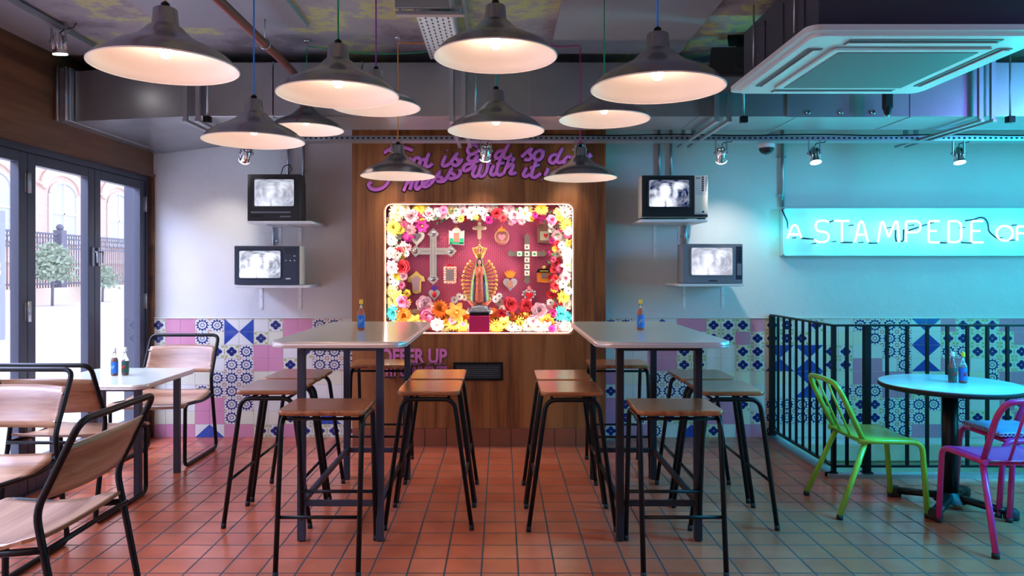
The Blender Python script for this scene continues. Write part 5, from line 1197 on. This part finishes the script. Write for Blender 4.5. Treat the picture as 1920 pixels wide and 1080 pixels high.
FT = {'daisy': (fl_daisy, 'fl_centre_dark', .20), 'chrysanthemum': (fl_mum, None, 0), 'rose': (fl_rose, None, 0), 'lily': (fl_lily, 'fl_centre_yellow', .14), 'peony': (fl_peony, None, 0)}
PROTO = {}
def proto(kind, col):
    if (kind, col) in PROTO: return PROTO[(kind, col)]
    m = MB(); FT[kind][0](m); me = bpy.data.meshes.new(kind); m.bm.to_mesh(me); m.bm.free(); me.materials.append(M['fl_'+col]); ce = None
    if FT[kind][1]:
        m = MB(); m.ball((0, 0, .10), FT[kind][2], 8, sz=.7); ce = bpy.data.meshes.new('flower_centre'); m.bm.to_mesh(ce); m.bm.free(); ce.materials.append(M[FT[kind][1]])
    PROTO[(kind, col)] = (me, ce); return PROTO[(kind, col)]
COLN = dict(white='white', palepink='pale pink', pink='pink', magenta='magenta', yellow='yellow', paleyellow='pale yellow', orange='orange', red='red', teal='teal', cream='cream')
def flower(kind, col, px, py, Y, size, where):
    me, ce = proto(kind, col); o = bpy.data.objects.new(kind, me); COL.objects.link(o); c = PX(px, py, Y)
    r_ = size*Y/FPX/2; lo, hi = NX0+.012+r_*.6, NX1-.012-r_*.6; c.x = min(max(c.x, lo), hi); c.z = min(max(c.z, NZ0+.008+r_*.7), NZ1-.008-r_*.6)
    o.location = c; o.scale = (r_, r_, r_*.9); o.rotation_euler = (PI/2+rg.uniform(-.45, .45), rg.uniform(-.35, .35)*0, rg.uniform(-.45, .45))
    gname = '%s %ss %s' % (COLN[col], kind, where); tag(o, '%s silk %s %s' % (COLN[col], kind, where), 'flower', gname)
    if ce: q = bpy.data.objects.new('flower_centre', ce); COL.objects.link(q); q.parent = o
rg = random.Random(11)
W1 = 'in the garland along the niche top'; W2 = 'in the garland down the door side of the niche'; W3 = 'in the garland down the neon sign side of the niche'; W4 = 'in the garland along the niche bottom'
big = [  # hand placed flowers read off the photograph
 ('chrysanthemum','paleyellow',745,396,30,W1),('rose','pink',749,407,12,W1),('chrysanthemum','yellow',787,391,22,W1),('peony','palepink',772,405,26,W1),('peony','white',803,402,28,W1),('daisy','white',820,396,14,W1),('rose','pink',832,394,18,W1),('lily','white',848,400,34,W1),('rose','palepink',868,398,20,W1),('peony','white',884,400,24,W1),('daisy','white',903,396,15,W1),('rose','pink',897,405,18,W1),('rose','red',930,399,20,W1),('rose','magenta',917,413,16,W1),('peony','palepink',954,394,22,W1),('peony','palepink',965,406,22,W1),('lily','white',985,400,32,W1),('rose','red',1000,407,18,W1),('rose','magenta',1012,403,22,W1),('chrysanthemum','yellow',1015,390,24,W1),('rose','pink',1034,413,20,W1),('chrysanthemum','white',1062,398,34,W1),('lily','yellow',1046,400,20,W1),('rose','red',943,410,15,W1),('peony','white',925,389,18,W1),('peony','cream',760,390,18,W1),('daisy','white',909,408,14,W1),('lily','white',865,392,24,W1),('peony','palepink',910,388,18,W1),('daisy','white',893,389,14,W1),
 ('chrysanthemum','yellow',738,428,28,W2),('lily','white',728,412,30,W2),('rose','pink',758,421,15,W2),('lily','magenta',792,424,26,W2),('lily','magenta',765,443,24,W2),('peony','palepink',770,430,22,W2),('peony','white',726,448,24,W2),('daisy','white',738,462,16,W2),('daisy','white',749,467,16,W2),('daisy','white',762,475,13,W2),('peony','white',730,475,22,W2),('lily','white',743,483,18,W2),('rose','red',757,500,26,W2),('peony','palepink',733,501,26,W2),('chrysanthemum','yellow',746,514,26,W2),('daisy','white',730,524,16,W2),('daisy','white',742,531,13,W2),('rose','pink',747,540,22,W2),('peony','paleyellow',727,545,24,W2),('lily','yellow',745,553,26,W2),('rose','pink',755,565,24,W2),('peony','paleyellow',730,566,28,W2),('chrysanthemum','teal',732,586,30,W2),('daisy','white',745,478,14,W2),('daisy','white',736,516,12,W2),('peony','cream',744,440,20,W2),
 ('chrysanthemum','yellow',1062,422,26,W3),('peony','palepink',1043,440,20,W3),('rose','pink',1066,438,18,W3),('rose','red',1045,462,22,W3),('daisy','white',1053,460,14,W3),('daisy','white',1045,476,14,W3),('lily','yellow',1066,455,18,W3),('peony','white',1065,476,24,W3),('rose','red',1043,493,22,W3),('rose','pink',1052,503,20,W3),('lily','paleyellow',1064,498,26,W3),('peony','white',1070,512,22,W3),('rose','red',1038,506,14,W3),('peony','palepink',1060,520,22,W3),('daisy','white',1056,532,16,W3),('lily','cream',1042,524,22,W3),('rose','red',1040,536,18,W3),('daisy','white',1066,545,16,W3),('rose','red',1035,552,22,W3),('peony','yellow',1056,557,24,W3),('daisy','white',1032,567,14,W3),('daisy','white',1046,575,14,W3),('daisy','white',1033,580,14,W3),('chrysanthemum','teal',1050,588,28,W3),('rose','magenta',1037,586,16,W3),('peony','white',1069,570,24,W3),('chrysanthemum','teal',1068,594,20,W3),('peony','white',1066,432,18,W3),
 ('rose','palepink',795,570,30,W4),('rose','palepink',806,576,20,W4),('chrysanthemum','orange',757,590,30,W4),('peony','cream',776,588,18,W4),('rose','pink',801,590,30,W4),('chrysanthemum','orange',825,580,32,W4),('lily','orange',857,584,42,W4),('lily','orange',838,595,34,W4),('daisy','white',852,562,13,W4),('daisy','white',862,556,14,W4),('daisy','white',871,557,13,W4),('daisy','white',880,560,12,W4),('daisy','white',929,561,14,W4),('daisy','white',936,566,16,W4),('daisy','white',936,555,12,W4),('daisy','white',941,578,13,W4),('rose','red',956,571,28,W4),('rose','pink',957,579,22,W4),('rose','red',985,573,26,W4),('rose','palepink',1011,582,28,W4),('lily','orange',934,594,40,W4),('lily','orange',955,597,36,W4),('lily','yellow',946,604,30,W4),('chrysanthemum','orange',985,596,30,W4),('chrysanthemum','yellow',975,606,28,W4),('lily','orange',1024,598,28,W4),('rose','palepink',1000,600,22,W4),('chrysanthemum','yellow',852,605,30,W4),('lily','yellow',866,612,30,W4),('peony','white',820,608,24,W4),('rose','red',800,604,16,W4),('rose','pink',769,603,18,W4),('lily','orange',778,602,30,W4),('peony','white',745,608,24,W4),('peony','palepink',815,597,18,W4),('chrysanthemum','yellow',930,614,28,W4),('daisy','white',960,613,18,W4),('peony','white',990,615,30,W4),('peony','white',1010,612,24,W4),('rose','magenta',1034,616,14,W4),('peony','palepink',1045,613,22,W4),('peony','white',1062,613,26,W4),('daisy','white',972,617,14,W4),('chrysanthemum','paleyellow',835,615,26,W4),('peony','white',880,617,18,W4),('lily','white',1026,612,24,W4),('rose','red',940,588,16,W4),('rose','orange',870,590,22,W4),('peony','yellow',760,614,24,W4),('lily','yellow',790,612,26,W4),
]
for i, (k, c, x, y, s, wh) in enumerate(big):
    Y = 5.195+(i*37 % 10)*.0065; flower(k, c, x, y, Y, s*1.12, wh)
pal = {W1: ['white','palepink','white','pink','paleyellow','cream'], W2: ['white','palepink','paleyellow','pink','white'], W3: ['white','red','paleyellow','palepink','white'], W4: ['orange','yellow','white','red','cream']}
for i in range(105):          # smaller blooms filling the depth behind
    wh = (W1, W2, W3, W4)[i % 4]
    if wh == W1: x, y = rg.uniform(728, 1068), rg.uniform(384, 402)
    elif wh == W2: x, y = rg.uniform(722, 748), rg.uniform(395, 600)
    elif wh == W3: x, y = rg.uniform(1048, 1074), rg.uniform(395, 600)
    else:
        x, y = rg.uniform(728, 1068), rg.uniform(590, 618)
        if 870 < x < 928: x += 62
    flower(rg.choice(('rose','peony','chrysanthemum','daisy')), rg.choice(pal[wh]), x, y, rg.uniform(5.262, 5.285), rg.uniform(16, 26), wh)
for i in range(96):          # small blooms along the inner edge of the garland
    wh = (W1, W2, W3, W4)[i % 4]
    if wh == W1: x, y = rg.uniform(745, 1050), rg.uniform(400, 416)
    elif wh == W2: x, y = rg.uniform(740, 768), rg.uniform(418, 590)
    elif wh == W3: x, y = rg.uniform(1030, 1058), rg.uniform(418, 590)
    else:
        x, y = rg.uniform(745, 1050), rg.uniform(574, 612)
        if 868 < x < 930: x -= 66
    cc = {W4: ['orange', 'red', 'yellow', 'pink', 'white', 'palepink']}.get(wh, ['white', 'pink', 'magenta', 'palepink', 'yellow', 'white', 'red'])
    flower(rg.choice(('rose', 'daisy', 'peony', 'lily')), rg.choice(cc), x, y, rg.uniform(5.20, 5.25), rg.uniform(11, 17), wh)
m = MB()
for i in range(520):           # leaves among the flowers
    s = i % 4
    if s == 0: x, y = rg.uniform(724, 1072), rg.uniform(382, 415)
    elif s == 1: x, y = rg.uniform(720, 760), rg.uniform(390, 605)
    elif s == 2: x, y = rg.uniform(1032, 1076), rg.uniform(390, 605)
    else:
        x, y = rg.uniform(724, 1072), rg.uniform(572, 618)
        if 872 < x < 926: continue
    c = PX(x, y, rg.uniform(5.22, 5.285)); a = rg.uniform(0, 2*PI); L_ = rg.uniform(.02, .04); d_ = Vector((math.cos(a), rg.uniform(-.4, .1), math.sin(a)))*L_; n_ = Vector((-math.sin(a), 0, math.cos(a)))*L_*.28
    if not (NX0+.045 < c.x < NX1-.045 and NZ0+.045 < c.z < NZ1-.045): continue
    m.quad([c, c+d_*.5-n_, c+d_, c+d_*.5+n_])
o = obj('garland_leaves', m, 'fl_leaf'); tag(o, 'small dark green leaves among the garland flowers in the niche', 'leaves'); o['kind'] = 'stuff'
